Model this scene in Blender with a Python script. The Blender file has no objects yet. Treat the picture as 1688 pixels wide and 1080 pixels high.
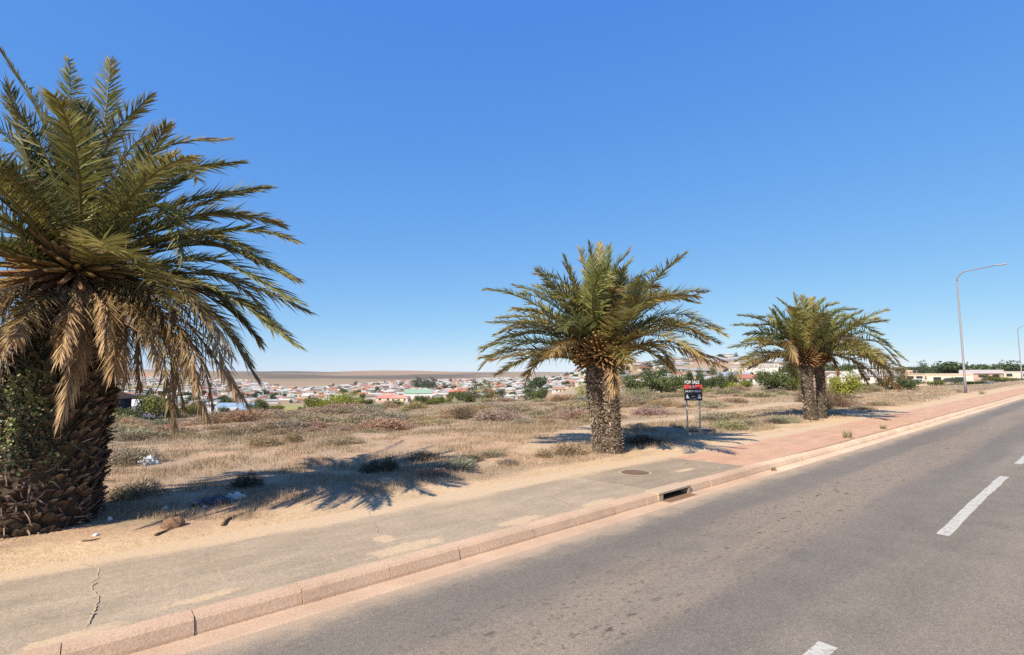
import bpy, bmesh, math, random
import numpy as np
from mathutils import Vector, Matrix
R = math.radians
rng = np.random.default_rng(7)
random.seed(7)
scene = bpy.context.scene
COL = scene.collection

# ------------------------------------------------------------------ helpers
def link(o, parent=None):
    COL.objects.link(o)
    if parent is not None:
        o.parent = parent
    return o

def np_mesh(name, verts, faces=None, tris=None, quads=None, col=None, uv=None, smooth=False, matidx=None):
    """verts (n,3); tris (m,3) and/or quads (k,4) index arrays; col per-vertex rgb; uv per-vertex"""
    me = bpy.data.meshes.new(name)
    verts = np.asarray(verts, dtype=np.float32)
    parts, starts, totals, pos = [], [], [], 0
    for arr, k in ((tris, 3), (quads, 4)):
        if arr is not None and len(arr):
            arr = np.asarray(arr, dtype=np.int32)
            parts.append(arr.ravel())
            starts.append(pos + np.arange(len(arr), dtype=np.int32) * k)
            totals.append(np.full(len(arr), k, dtype=np.int32))
            pos += arr.size
    loops = np.concatenate(parts); st = np.concatenate(starts); tt = np.concatenate(totals)
    me.vertices.add(len(verts)); me.vertices.foreach_set('co', verts.ravel())
    me.loops.add(len(loops)); me.loops.foreach_set('vertex_index', loops)
    me.polygons.add(len(st)); me.polygons.foreach_set('loop_start', st); me.polygons.foreach_set('loop_total', tt)
    if matidx is not None:
        me.polygons.foreach_set('material_index', np.asarray(matidx, dtype=np.int32))
    me.polygons.foreach_set('use_smooth', np.full(len(st), bool(smooth)))
    me.update(calc_edges=True)
    if col is not None:
        a = me.attributes.new('col', 'FLOAT_COLOR', 'POINT')
        c = np.ones((len(verts), 4), dtype=np.float32); c[:, :3] = col
        a.data.foreach_set('color', c.ravel())
    if uv is not None:
        l = me.uv_layers.new(name='UVMap')
        l.data.foreach_set('uv', np.asarray(uv, dtype=np.float32)[loops].ravel())
    me.validate()
    return me

def obj(name, me, mats, parent=None):
    o = bpy.data.objects.new(name, me)
    for m in (mats if isinstance(mats, (list, tuple)) else [mats]):
        if m.name not in [x.name for x in me.materials if x]:
            me.materials.append(m)
    return link(o, parent)

def empty(name, loc=(0, 0, 0), rz=0):
    o = bpy.data.objects.new(name, None)
    o.empty_display_size = .3
    o.location = loc; o.rotation_euler = (0, 0, rz)
    return link(o)

def tag(o, label=None, cat=None, group=None, kind=None):
    if label: o['label'] = label
    if cat: o['category'] = cat
    if group: o['group'] = group
    if kind: o['kind'] = kind
    return o

def copy_tree(o, kids, parent=None):
    c = o.copy(); COL.objects.link(c)
    if parent is not None: c.parent = parent
    for k in kids.get(o.name, []):
        copy_tree(k, kids, c)
    return c

def bm_obj(name, bm, mats, parent=None, smooth=False, bevel=0):
    if bevel:
        bmesh.ops.bevel(bm, geom=list(bm.edges), offset=bevel, segments=2, affect='EDGES', profile=.6)
    me = bpy.data.meshes.new(name); bm.to_mesh(me); bm.free()
    if smooth:
        for p in me.polygons: p.use_smooth = True
    return obj(name, me, mats, parent)

def bx(bm, c, s, rot=None):
    m = Matrix.Translation(c)
    if rot is not None: m = m @ rot
    m = m @ Matrix.Diagonal((s[0], s[1], s[2], 1))
    return bmesh.ops.create_cube(bm, size=1, matrix=m)

def tube(bm, pts, radii, seg=10, cap=True):
    rings = []
    up = Vector((0, 0, 1))
    prev = None
    for i, p in enumerate(pts):
        p = Vector(p)
        a = Vector(pts[max(0, i - 1)]); b = Vector(pts[min(len(pts) - 1, i + 1)])
        t = (b - a).normalized()
        if prev is None:
            u = t.orthogonal().normalized()
        else:
            u = (prev - t * prev.dot(t)).normalized()
        prev = u
        v = t.cross(u)
        rings.append([bm.verts.new(p + (u * math.cos(2 * math.pi * k / seg) + v * math.sin(2 * math.pi * k / seg)) * radii[i]) for k in range(seg)])
    for a, b in zip(rings, rings[1:]):
        for k in range(seg):
            bm.faces.new((a[k], a[(k + 1) % seg], b[(k + 1) % seg], b[k]))
    if cap:
        bm.faces.new(list(reversed(rings[0]))); bm.faces.new(rings[-1])

# value noise (numpy)
def _h(i, j, seed):
    n = (i * 374761393 + j * 668265263 + seed * 1274126177) & 0xffffffff
    n = ((n ^ (n >> 13)) * 1274126177) & 0xffffffff
    return ((n ^ (n >> 16)) & 0xffff) / 65535.0
def vnoise(x, y, seed=0):
    x = np.asarray(x, float); y = np.asarray(y, float)
    i = np.floor(x).astype(np.int64); j = np.floor(y).astype(np.int64)
    fx = x - i; fy = y - j
    fx = fx * fx * (3 - 2 * fx); fy = fy * fy * (3 - 2 * fy)
    a = _h(i, j, seed); b = _h(i + 1, j, seed); c = _h(i, j + 1, seed); d = _h(i + 1, j + 1, seed)
    return (a * (1 - fx) + b * fx) * (1 - fy) + (c * (1 - fx) + d * fx) * fy
def fbm(x, y, seed=0, oct=4):
    s = 0; a = .5; t = 0
    for k in range(oct):
        s = s + a * vnoise(x * 2 ** k, y * 2 ** k, seed + k); t += a; a *= .5
    return s / t
def sstep(a, b, x):
    t = np.clip((np.asarray(x, float) - a) / (b - a), 0, 1)
    return t * t * (3 - 2 * t)

# ------------------------------------------------------------------ camera
F = 844.0; CX, CY = 844.0, 540.0; HC = 2.5; YH = 617.0
PITCH = math.atan((YH - CY) / F)
cam_d = bpy.data.cameras.new('camera'); cam = bpy.data.objects.new('camera', cam_d); link(cam)
cam.location = (0, 0, HC); cam.rotation_euler = (math.pi / 2 + PITCH, 0, 0)
cam_d.sensor_fit = 'HORIZONTAL'; cam_d.sensor_width = 36; cam_d.lens = 36 * F / 1688
cam_d.clip_start = .05; cam_d.clip_end = 40000
scene.camera = cam

def ray(x, y):
    u = (x - CX) / F; v = (CY - y) / F
    return (u, math.cos(PITCH) - v * math.sin(PITCH), math.sin(PITCH) + v * math.cos(PITCH))
def at(x, y, Y):
    """world point seen at photo pixel x, y at distance Y ahead of the viewpoint"""
    d = ray(x, y); t = Y / d[1]
    return Vector((d[0] * t, Y, HC + d[2] * t))
def to_px(x, y, z):
    c, s = math.cos(PITCH), math.sin(PITCH)
    dz = z - HC
    f = y * c + dz * s; v = -y * s + dz * c
    return CX + F * x / f, CY - F * v / f

# ------------------------------------------------------------------ road frame and ground height
ANG = R(50)
DX, DY = math.sin(ANG), math.cos(ANG)       # along the road
NX, NY = -math.cos(ANG), math.sin(ANG)      # away from the camera across the kerb
def noff(s): return .2 * sstep(0, 15, s)
def ZR(s): return .009 * 4 * np.log1p(np.exp(np.clip((np.asarray(s, float) - 14) / 4, -40, 60)))
def ZRc(s):                                  # the climb eases off far along the road
    z = ZR(s); return np.where(z > 1.2, 1.2 + (1 - np.exp(-(z - 1.2) / 1.5)) * 1.5, z)
def W(s, n, h):
    s = np.asarray(s, float); n = np.asarray(n, float) + noff(s)
    return np.stack([s * DX + n * NX, s * DY + n * NY, ZRc(s) + h + 0 * n], -1)
def SN(x, y):
    s = x * DX + y * DY; n = x * NX + y * NY
    return s, n - noff(s)

PXC = [-400, 190, 480, 640, 850, 1040, 1200, 1300, 1500, 1688, 2300]
TAB = {
 -400: [(10,.15),(20,-.2),(40,-1.6),(58,-3.2),(75,-5),(110,-8),(200,-15),(450,-22),(1200,-22),(1800,-6),(2600,24),(4000,22),(9000,0)],
 190:  [(10,.15),(20,-.05),(40,-1.35),(58,-2.7),(75,-4.8),(110,-8.5),(200,-15),(450,-22),(1100,-22),(1700,-8),(2600,24),(4000,20),(9000,0)],
 480:  [(10,.15),(20,.0),(40,-.8),(60,-1.65),(75,-3.2),(110,-7),(200,-14),(450,-22),(1000,-23),(1800,-12),(2600,4),(3600,30),(9000,0)],
 640:  [(10,.15),(20,.05),(40,-.6),(60,-1.25),(75,-2.6),(110,-6),(200,-12),(450,-20),(1000,-20),(1600,-18),(2400,-6),(4000,28),(9000,0)],
 850:  [(10,.15),(20,.12),(40,-.2),(60,-.6),(75,-1.7),(110,-5),(200,-11),(450,-18),(1000,-17),(1600,-13),(2500,-6),(4500,16),(9000,0)],
 1040: [(10,.15),(20,.2),(40,.12),(60,.12),(75,-.4),(110,-2.4),(200,-5),(350,-2),(500,8),(700,16),(1200,10),(4500,10),(9000,0)],
 1200: [(10,.15),(20,.25),(40,.4),(60,.6),(75,.3),(120,-1.2),(200,-1),(300,3),(450,14),(600,20),(1200,10),(4500,0),(9000,0)],
 1300: [(10,.15),(20,.25),(40,.5),(60,.7),(75,.5),(120,-.8),(200,-.5),(300,2.5),(450,11),(600,15),(1200,8),(4500,0),(9000,0)],
 1500: [(10,.15),(20,.25),(40,.5),(60,.6),(90,.3),(150,-.3),(250,.3),(400,3.4),(700,6),(1200,4),(4500,0),(9000,0)],
 1688: [(10,.15),(20,.25),(40,.5),(60,.65),(100,.7),(150,.7),(250,1.2),(400,3.4),(700,6),(1200,4),(4500,0),(9000,0)],
 2300: [(10,.15),(20,.25),(40,.5),(60,.7),(100,1.0),(150,1.2),(250,1.6),(400,3),(700,5),(1200,4),(4500,0),(9000,0)],
}
_lg = np.linspace(math.log(5), math.log(9500), 240)
_tab = np.array([np.interp(_lg, [math.log(d) for d, z in TAB[c]], [z for d, z in TAB[c]]) for c in PXC])
for _k in range(3):                          # round off the corners of the profiles
    _tab[:, 1:-1] = (_tab[:, :-2] + 2 * _tab[:, 1:-1] + _tab[:, 2:]) / 4
_uc = np.array([(c - CX) / F for c in PXC])
def far(x, y):
    Rr = np.hypot(x, y); az = np.clip(np.arctan2(x, y), R(-56), R(60))
    dep = np.maximum(Rr * np.cos(az), 5.0); u = np.tan(az)
    a = np.clip((np.log(dep) - _lg[0]) / (_lg[1] - _lg[0]), 0, 238.999)
    i = a.astype(int); fa = a - i
    k = np.clip(np.searchsorted(_uc, u) - 1, 0, len(_uc) - 2)
    fu = np.clip((u - _uc[k]) / (_uc[k + 1] - _uc[k]), 0, 1); fu = fu * fu * (3 - 2 * fu)
    z0 = _tab[k, i] * (1 - fa) + _tab[k, i + 1] * fa
    z1 = _tab[k + 1, i] * (1 - fa) + _tab[k + 1, i + 1] * fa
    return z0 * (1 - fu) + z1 * fu
def H(x, y):
    x = np.asarray(x, float); y = np.asarray(y, float)
    s, n = SN(x, y); r = np.hypot(x, y)
    base = ZRc(s) + .15
    w = sstep(9.5, 26, n)
    z = base * (1 - w) + far(x, y) * w
    z = z - .05 * (1 - sstep(8.5, 8.85, n))
    m = sstep(9.3, 12.5, n)
    fade = 1 - sstep(70, 200, r)
    z = z + m * fade * (.34 * (fbm(x / 5.5, y / 5.5, 3, 3) - .5) + .12 * (fbm(x / 1.3, y / 1.3, 9, 3) - .5))
    z = z + .03 * (fbm(x / .7, y / .7, 21, 3) - .5) * sstep(8.2, 9, n) * (1 - sstep(40, 80, r))
    z = z + sstep(1200, 3000, r) * 30 * (fbm(x / 800, y / 800, 5, 4) - .5)
    return z
def hz(x, y): return float(H(np.array([x]), np.array([y]))[0])
def ground_hit(px, py, d0=4, d1=400):
    d = ray(px, py)
    Y = np.exp(np.linspace(math.log(d0), math.log(d1), 3000)); t = Y / d[1]
    X = d[0] * t; Z = HC + d[2] * t
    s, n = SN(X, Y)
    G = np.where(n > 8.75, H(X, Y), np.where(n > 5.9, ZRc(s) + .16, ZRc(s)))
    hit = np.nonzero(Z <= G)[0]
    k = hit[0] if len(hit) else len(Y) - 1
    return Vector((X[k], Y[k], G[k]))

# ------------------------------------------------------------------ materials
def new_mat(name, rough=.9, spec=.2):
    m = bpy.data.materials.new(name); m.use_nodes = True
    nt = m.node_tree; b = nt.nodes['Principled BSDF']
    b.inputs['Roughness'].default_value = rough
    b.inputs['Specular IOR Level'].default_value = spec
    return m, nt, b
class NB:
    """small node builder"""
    def __init__(s, nt): s.nt = nt
    def n(s, t, **kw):
        x = s.nt.nodes.new(t)
        for k, v in kw.items(): setattr(x, k, v)
        return x
    def l(s, a, b): s.nt.links.new(a, b)
    def val(s, x, v):
        if isinstance(v, (int, float)): x.default_value = v
        elif isinstance(v, tuple): x.default_value = v if len(v) == len(x.default_value) else (*v, 1)
        else: s.l(v, x)
    def math(s, op, a, b=0.0, c=0.0, clamp=False):
        x = s.n('ShaderNodeMath', operation=op, use_clamp=clamp)
        s.val(x.inputs[0], a); s.val(x.inputs[1], b); s.val(x.inputs[2], c)
        return x.outputs[0]
    def noise(s, vec, scale, detail=4, rough=.55, out='Fac', dist=0):
        x = s.n('ShaderNodeTexNoise'); s.l(vec, x.inputs['Vector'])
        x.inputs['Scale'].default_value = scale; x.inputs['Detail'].default_value = detail
        x.inputs['Roughness'].default_value = rough; x.inputs['Distortion'].default_value = dist
        return x.outputs[out]
    def vor(s, vec, scale, out='Distance', rnd=1):
        x = s.n('ShaderNodeTexVoronoi'); s.l(vec, x.inputs['Vector']); x.inputs['Scale'].default_value = scale
        x.inputs['Randomness'].default_value = rnd
        return x.outputs[out]
    def ramp(s, fac, a, b, smooth=True):
        x = s.n('ShaderNodeMapRange'); x.interpolation_type = 'SMOOTHSTEP' if smooth else 'LINEAR'
        s.val(x.inputs['Value'], fac); x.inputs['From Min'].default_value = a; x.inputs['From Max'].default_value = b
        return x.outputs[0]
    def mix(s, fac, a, b, mode='MIX'):
        x = s.n('ShaderNodeMix', data_type='RGBA', blend_type=mode)
        s.val(x.inputs[0], fac); s.val(x.inputs[6], a); s.val(x.inputs[7], b)
        return x.outputs[2]
    def cn(s, vec, scale, detail=3, rough=.7):
        return s.ramp(s.noise(vec, scale, detail, rough), .30, .70, False)
    def scalev(s, vec, sc):
        x = s.n('ShaderNodeVectorMath', operation='MULTIPLY'); s.l(vec, x.inputs[0]); x.inputs[1].default_value = sc
        return x.outputs[0]
    def bump(s, bsdf, h, dist, strength=1):
        x = s.n('ShaderNodeBump'); s.l(h, x.inputs['Height']); x.inputs['Distance'].default_value = dist
        x.inputs['Strength'].default_value = strength
        s.l(x.outputs[0], bsdf.inputs['Normal'])
    def bright(s, col, fac, lo, hi):
        v = s.math('MULTIPLY_ADD', fac, hi - lo, lo)
        return s.mix(1, col, s.rgb(v), 'MULTIPLY')
    def rgb(s, v):
        x = s.n('ShaderNodeCombineColor'); 
        for i in range(3): s.l(v, x.inputs[i])
        return x.outputs[0]

def simple_mat(name, col, rough=.7, spec=.3, var=.15, scale=6, metallic=0, bump=0):
    m, nt, b = new_mat(name, rough, spec); g = NB(nt)
    tc = g.n('ShaderNodeTexCoord').outputs['Object']
    f = g.noise(tc, scale, 5)
    g.l(g.bright(g.mix(0, (*col, 1), (*col, 1)), f, 1 - var, 1 + var), b.inputs['Base Color'])
    b.inputs['Metallic'].default_value = metallic
    if bump: g.bump(b, f, bump)
    return m

def attr_mat(name, rough=.6, spec=.25, trans=0, var=.25, scale=9, use_obj=False, bump=0):
    """colour from the mesh's own per-vertex colours (leaf age with some shade, soil, paint)"""
    m, nt, b = new_mat(name, rough, spec); g = NB(nt)
    a = g.n('ShaderNodeAttribute', attribute_name='col').outputs['Color']
    tc = g.n('ShaderNodeTexCoord').outputs['Object']
    f = g.noise(tc, scale, 4)
    c = g.bright(a, f, 1 - var, 1 + var)
    if use_obj:
        oi = g.n('ShaderNodeObjectInfo').outputs['Color']
        c = g.mix(1, c, oi, 'MULTIPLY')
    g.l(c, b.inputs['Base Color'])
    if bump: g.bump(b, f, bump)
    if trans:
        t = g.n('ShaderNodeBsdfTranslucent'); g.l(c, t.inputs['Color'])
        mx = g.n('ShaderNodeMixShader'); mx.inputs[0].default_value = trans
        g.l(b.outputs[0], mx.inputs[1]); g.l(t.outputs[0], mx.inputs[2])
        g.l(mx.outputs[0], nt.nodes['Material Output'].inputs['Surface'])
    return m

def objcol_mat(name, rough=.8, spec=.2, var=.12, scale=1.2):
    m, nt, b = new_mat(name, rough, spec); g = NB(nt)
    oi = g.n('ShaderNodeObjectInfo').outputs['Color']
    f = g.noise(g.n('ShaderNodeTexCoord').outputs['Object'], scale, 4)
    g.l(g.bright(oi, f, 1 - var, 1 + var), b.inputs['Base Color'])
    return m

M = {}
M['frond'] = attr_mat('palm_leaf', .5, .25, .34, .18, 5)
M['dead'] = attr_mat('dry_palm_leaf', .7, .2, .15, .22, 6)
M['trunk'] = attr_mat('palm_bark', .9, .1, 0, .45, 14, bump=.02)
M['ivy'] = attr_mat('ivy_leaf', .45, .4, .2, .2, 4)
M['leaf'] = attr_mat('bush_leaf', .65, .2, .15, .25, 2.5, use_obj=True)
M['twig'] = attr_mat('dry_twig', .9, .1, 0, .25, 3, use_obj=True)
M['grass'] = attr_mat('dry_grass', .85, .1, .1, .2, 2)
M['bark'] = simple_mat('bark', (.10, .075, .05), .9, .1, .4, 4)
M['wall'] = objcol_mat('painted_wall')
M['roof'] = objcol_mat('painted_roof', .7, .25, .18, .8)
M['farhouse'] = attr_mat('town_paint', .8, .2, 0, .12, .3)
M['pane'] = simple_mat('window_glass', (.03, .035, .04), .15, .5, .1, 1)
M['door'] = simple_mat('door_paint', (.12, .06, .03), .6, .3, .2, 2)
M['galv'] = simple_mat('galvanised_steel', (.21, .19, .195), .55, .4, .1, 3)
M['lamp'] = simple_mat('lamp_housing', (.30, .30, .31), .5, .4, .1, 3)
M['post'] = simple_mat('weathered_post', (.50, .45, .38), .75, .2, .2, 5)
M['black'] = simple_mat('black_board_paint', (.022, .02, .022), .5, .4, .2, 4)
M['red'] = simple_mat('red_board_paint', (.50, .06, .05), .5, .4, .1, 4)
M['white'] = simple_mat('white_lettering', (.78, .78, .76), .6, .3, .05, 4)
M['iron'] = simple_mat('rusty_cast_iron', (.16, .10, .07), .8, .3, .35, 12, bump=.004)
M['hollow_shade'] = simple_mat('drain_shade_dark', (.03, .025, .02), .95, .1, .3, 5)  # near-black colour for the shade inside the drain mouth
M['conc'] = simple_mat('pale_concrete', (.44, .33, .23), .9, .15, .2, 8, bump=.004)
M['stone'] = simple_mat('brown_stone', (.20, .12, .075), .9, .15, .3, 9, bump=.01)
M['plastic'] = simple_mat('white_plastic', (.52, .53, .52), .45, .4, .1, 6)
M['bluebag'] = simple_mat('dark_plastic', (.05, .06, .09), .35, .5, .3, 6)
M['stick'] = simple_mat('dry_wood', (.16, .10, .06), .9, .1, .3, 9)

def gcol_mat():
    m, nt, b = new_mat('field_soil', .95, .08); g = NB(nt)
    a = g.n('ShaderNodeAttribute', attribute_name='col').outputs['Color']
    geo = g.n('ShaderNodeNewGeometry').outputs['Position']
    n1 = g.noise(geo, .9, 6, .65); n2 = g.noise(geo, 7, 5, .7); n3 = g.noise(geo, 40, 4, .7)
    c = g.bright(a, n1, .72, 1.28)
    c = g.bright(c, n2, .68, 1.32)
    c = g.bright(c, n3, .78, 1.22)
    peb = g.ramp(g.vor(geo, 16), .1, .2)
    c = g.mix(g.math('MULTIPLY', g.math('SUBTRACT', 1, peb), .35), c, (.16, .11, .07, 1))
    g.l(c, b.inputs['Base Color'])
    h = g.math('ADD', n2, g.math('MULTIPLY', n3, .5))
    g.bump(b, h, .05, .7)
    return m
M['soil'] = gcol_mat()

def road_mat():
    m, nt, b = new_mat('worn_asphalt', .85, .25); g = NB(nt)
    uv = g.n('ShaderNodeUVMap').outputs[0]
    sep = g.n('ShaderNodeSeparateXYZ'); g.l(uv, sep.inputs[0])
    s_, n_ = sep.outputs[0], sep.outputs[1]
    st = g.scalev(uv, (.10, .8, 1))
    big = g.cn(st, 1.0, 4, .6); med = g.cn(uv, 1.6, 5, .6); fine = g.cn(uv, 55, 2); grit = g.cn(uv, 130, 2); mid_ = g.cn(uv, 17, 4, .75)
    c = g.mix(big, (.166, .140, .114, 1), (.226, .188, .149, 1))
    c = g.bright(c, med, .88, 1.12)
    # band of stripped, tan-stained surface between the wheel tracks
    wob = g.math('MULTIPLY_ADD', g.noise(st, 1.7, 3), .9, -.45)
    nn = g.math('ADD', n_, wob)
    band = g.math('SUBTRACT', 1, g.ramp(g.math('ABSOLUTE', g.math('SUBTRACT', nn, 3.75)), .25, 1.0))
    band2 = g.math('SUBTRACT', 1, g.ramp(g.math('ABSOLUTE', g.math('SUBTRACT', nn, .2)), .3, 1.3))
    patch = g.ramp(g.noise(st, 2.3, 5, .7), .30, .58)
    band = g.math('MULTIPLY', band, patch)
    c = g.mix(g.math('MULTIPLY', band, .75), c, (.26, .20, .148, 1))
    c = g.mix(g.math('MULTIPLY', band2, .4), c, (.235, .19, .145, 1))
    # smoother dark wheel tracks
    wt = g.math('SUBTRACT', 1, g.ramp(g.math('ABSOLUTE', g.math('SUBTRACT', nn, 4.75)), .15, .6))
    wt2 = g.math('SUBTRACT', 1, g.ramp(g.math('ABSOLUTE', g.math('SUBTRACT', nn, 2.7)), .2, .6))
    c = g.mix(g.math('MULTIPLY', g.math('ADD', wt, wt2, clamp=True), .4), c, (.126, .112, .100, 1))
    # grain of the stone
    c = g.bright(c, mid_, .80, 1.20); c = g.bright(c, fine, .70, 1.30); c = g.bright(c, grit, .76, 1.24)
    # pits where chippings came out
    sp = g.scalev(uv, (.5, 1, 1)); spw = g.n('ShaderNodeVectorMath', operation='ADD'); g.l(sp, spw.inputs[0])
    sc = g.scalev(g.noise(uv, 14, 2, .5, 'Color'), (.09, .09, 0)); g.l(sc, spw.inputs[1])
    near = g.math('ADD', g.math('MULTIPLY', band, 1.0), .14, clamp=True)
    def pits(scale, r0, r1, kscale, kth):
        p = g.math('SUBTRACT', 1, g.ramp(g.vor(spw.outputs[0], scale), r0, r1))
        k = g.ramp(g.noise(uv, kscale, 4, .65), kth, kth + .06)
        return g.math('MULTIPLY', g.math('MULTIPLY', p, k), near)
    pit = pits(7, .16, .30, 3.1, .50); pit2 = pits(17, .18, .36, 5.1, .44)
    c = g.mix(g.math('MULTIPLY', pit, .85), c, (.062, .050, .042, 1))
    c = g.mix(g.math('MULTIPLY', pit2, .62), c, (.075, .062, .052, 1))
    # oil drips down the middle of the lane and dusty blotches
    oil = g.math('MULTIPLY', g.ramp(g.noise(uv, 1.1, 5, .7), .60, .72), .35)
    c = g.mix(oil, c, (.105, .092, .082, 1))
    # hairline joint between the two laid widths
    jn = g.math('ADD', n_, g.math('MULTIPLY_ADD', g.noise(uv, 1.2, 5, .7), .10, -.05))
    jl = g.math('SUBTRACT', 1, g.ramp(g.math('ABSOLUTE', g.math('SUBTRACT', jn, 1.52)), .006, .022))
    # sand washed along the gutter
    e = g.math('ADD', n_, g.math('MULTIPLY_ADD', g.noise(g.scalev(uv, (.6, 1, 1)), 2.2, 6, .75), 1.0, -.5))
    d = g.ramp(e, 5.10, 5.66)
    c = g.mix(g.math('MULTIPLY', g.math('MULTIPLY', d, g.math('MULTIPLY_ADD', fine, .4, .75), clamp=True), .92), c, (.42, .305, .212, 1))
    g.l(c, b.inputs['Base Color'])
    h = g.math('SUBTRACT', g.math('MULTIPLY_ADD', fine, .5, g.math('MULTIPLY', mid_, .3)), pit)
    g.bump(b, h, .008, .9)
    return m
M['road'] = road_mat()

def path_mat():
    m, nt, b = new_mat('footpath_surface', .92, .12); g = NB(nt)
    uv = g.n('ShaderNodeUVMap').outputs[0]
    sep = g.n('ShaderNodeSeparateXYZ'); g.l(uv, sep.inputs[0])
    s_, n_ = sep.outputs[0], sep.outputs[1]
    med = g.cn(uv, 1.3, 5, .65); fine = g.cn(uv, 48, 3, .75); mid_ = g.cn(uv, 14, 4, .75); st = g.cn(g.scalev(uv, (.3, 1.2, 1)), 2.0, 5, .65)
    grey = g.mix(st, (.285, .220, .158, 1), (.385, .299, .216, 1))
    pink = g.mix(st, (.43, .25, .165, 1), (.52, .325, .215, 1))
    edge = g.math('ADD', s_, g.math('MULTIPLY_ADD', n_, .18, -1.2))
    edgew = g.math('ADD', edge, g.math('MULTIPLY_ADD', g.noise(uv, 5, 5, .7), .16, -.08))
    tp = g.ramp(edgew, 12.98, 13.07)
    c = g.mix(tp, grey, pink)
    a1 = g.ramp(edgew, 8.9, 8.95); a2 = g.math('SUBTRACT', 1, g.ramp(edgew, 12.96, 13.04))
    c = g.mix(g.math('MULTIPLY', g.math('MULTIPLY', a1, a2), .35), c, (.18, .14, .105, 1))
    jl = g.math('SUBTRACT', 1, g.ramp(g.math('ABSOLUTE', g.math('SUBTRACT', edgew, 8.92)), .012, .04))
    c = g.mix(g.math('MULTIPLY', jl, .7), c, (.42, .32, .22, 1))
    c = g.bright(c, med, .90, 1.10); c = g.bright(c, mid_, .84, 1.16); c = g.bright(c, fine, .76, 1.24)
    stain = g.ramp(g.noise(uv, .6, 5, .65), .52, .70)
    c = g.mix(g.math('MULTIPLY', stain, .40), c, (.40, .30, .20, 1))
    dk = g.ramp(g.noise(uv, .9, 5, .7), .60, .74)
    c = g.mix(g.math('MULTIPLY', dk, .22), c, (.15, .115, .085, 1))
    # fine net of hair cracks holding sand
    wv = g.n('ShaderNodeVectorMath', operation='ADD'); g.l(uv, wv.inputs[0]); g.l(g.scalev(g.noise(uv, 2.5, 4, .6, 'Color'), (.5, .5, 0)), wv.inputs[1])
    vx = g.n('ShaderNodeTexVoronoi', feature='DISTANCE_TO_EDGE'); g.l(wv.outputs[0], vx.inputs['Vector']); vx.inputs['Scale'].default_value = .75
    hair = g.math('SUBTRACT', 1, g.ramp(vx.outputs['Distance'], .003, .012))
    hair = g.math('MULTIPLY', hair, g.ramp(g.noise(uv, .8, 3), .47, .60))
    c = g.mix(g.math('MULTIPLY', hair, .45), c, (.43, .33, .225, 1))
    # sand: blown in from the verge, lying along the kerb, and in a few spills
    w = g.math('MULTIPLY_ADD', g.noise(g.scalev(uv, (.35, 1, 1)), 1.6, 6, .7), .8, -.40)
    sd = g.ramp(g.math('ADD', g.math('ADD', n_, w), g.math('MULTIPLY', g.ramp(s_, -1, 5), .22)), 8.16, 8.46)
    kd = g.math('SUBTRACT', 1, g.ramp(g.math('ADD', n_, g.math('MULTIPLY', w, .7)), 6.06, 6.26))
    sand = g.math('MAXIMUM', sd, g.math('MULTIPLY', kd, .85))
    wob = g.math('MULTIPLY_ADD', g.noise(uv, 3.2, 6, .75), 2.4, -1.2)
    for (cs, cn_, rs, rn) in SPILLS:
        v = g.n('ShaderNodeVectorMath', operation='SUBTRACT'); g.l(uv, v.inputs[0]); v.inputs[1].default_value = (cs, cn_, 0)
        v2 = g.scalev(v.outputs[0], (1 / rs, 1 / rn, 0)); ln = g.n('ShaderNodeVectorMath', operation='LENGTH'); g.l(v2, ln.inputs[0])
        k = g.math('SUBTRACT', 1, g.ramp(g.math('ADD', ln.outputs['Value'], wob), .55, 1.05))
        sand = g.math('MAXIMUM', sand, g.math('MULTIPLY', k, .9))
    sc_ = g.bright(g.mix(mid_, (.46, .33, .21, 1), (.54, .40, .265, 1)), fine, .86, 1.14)
    c = g.mix(sand, c, sc_)
    g.l(c, b.inputs['Base Color'])
    g.bump(b, g.math('ADD', g.math('MULTIPLY', fine, .4), mid_), .006, .7)
    return m
SPILLS = []
for px, py, rs, rn in [(668, 902, .75, .20), (634, 888, .17, .22), (856, 858, .55, .16), (985, 828, .6, .15), (120, 1046, .4, .12), (330, 985, .5, .1), (1130, 775, .5, .12)]:
    p = ground_hit(px, py); q = SN(p.x, p.y); SPILLS.append((float(q[0]), float(max(q[1], 6.2 + rn * .5)), rs, rn))
M['path'] = path_mat()

def kerb_mat():
    m, nt, b = new_mat('kerb_concrete', .9, .15); g = NB(nt)
    uv = g.n('ShaderNodeUVMap').outputs[0]
    sep = g.n('ShaderNodeSeparateXYZ'); g.l(uv, sep.inputs[0])
    geo = g.n('ShaderNodeNewGeometry').outputs['Position']
    n1 = g.noise(geo, 2.2, 5, .65); n2 = g.noise(geo, 45, 3, .7)
    c = g.mix(n1, (.43, .285, .19, 1), (.53, .375, .265, 1))
    pale = g.mix(n1, (.54, .37, .25, 1), (.66, .50, .36, 1))
    c = g.mix(g.ramp(sep.outputs[0], 12.4, 14.5), c, pale)
    c = g.bright(c, g.cn(geo, 40), .80, 1.18)
    st = g.ramp(g.noise(geo, 3.5, 6, .75), .54, .68)
    c = g.mix(g.math('MULTIPLY', st, .4), c, (.36, .22, .14, 1))
    ch = g.ramp(g.noise(geo, 11, 5, .75), .62, .68)
    c = g.mix(g.math('MULTIPLY', ch, .6), c, (.30, .22, .16, 1))
    c = g.bright(c, g.cn(geo, .9, 3, .5), .88, 1.10)
    g.l(c, b.inputs['Base Color']); g.bump(b, n2, .006, .7)
    return m
M['kerb'] = kerb_mat()
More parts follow.
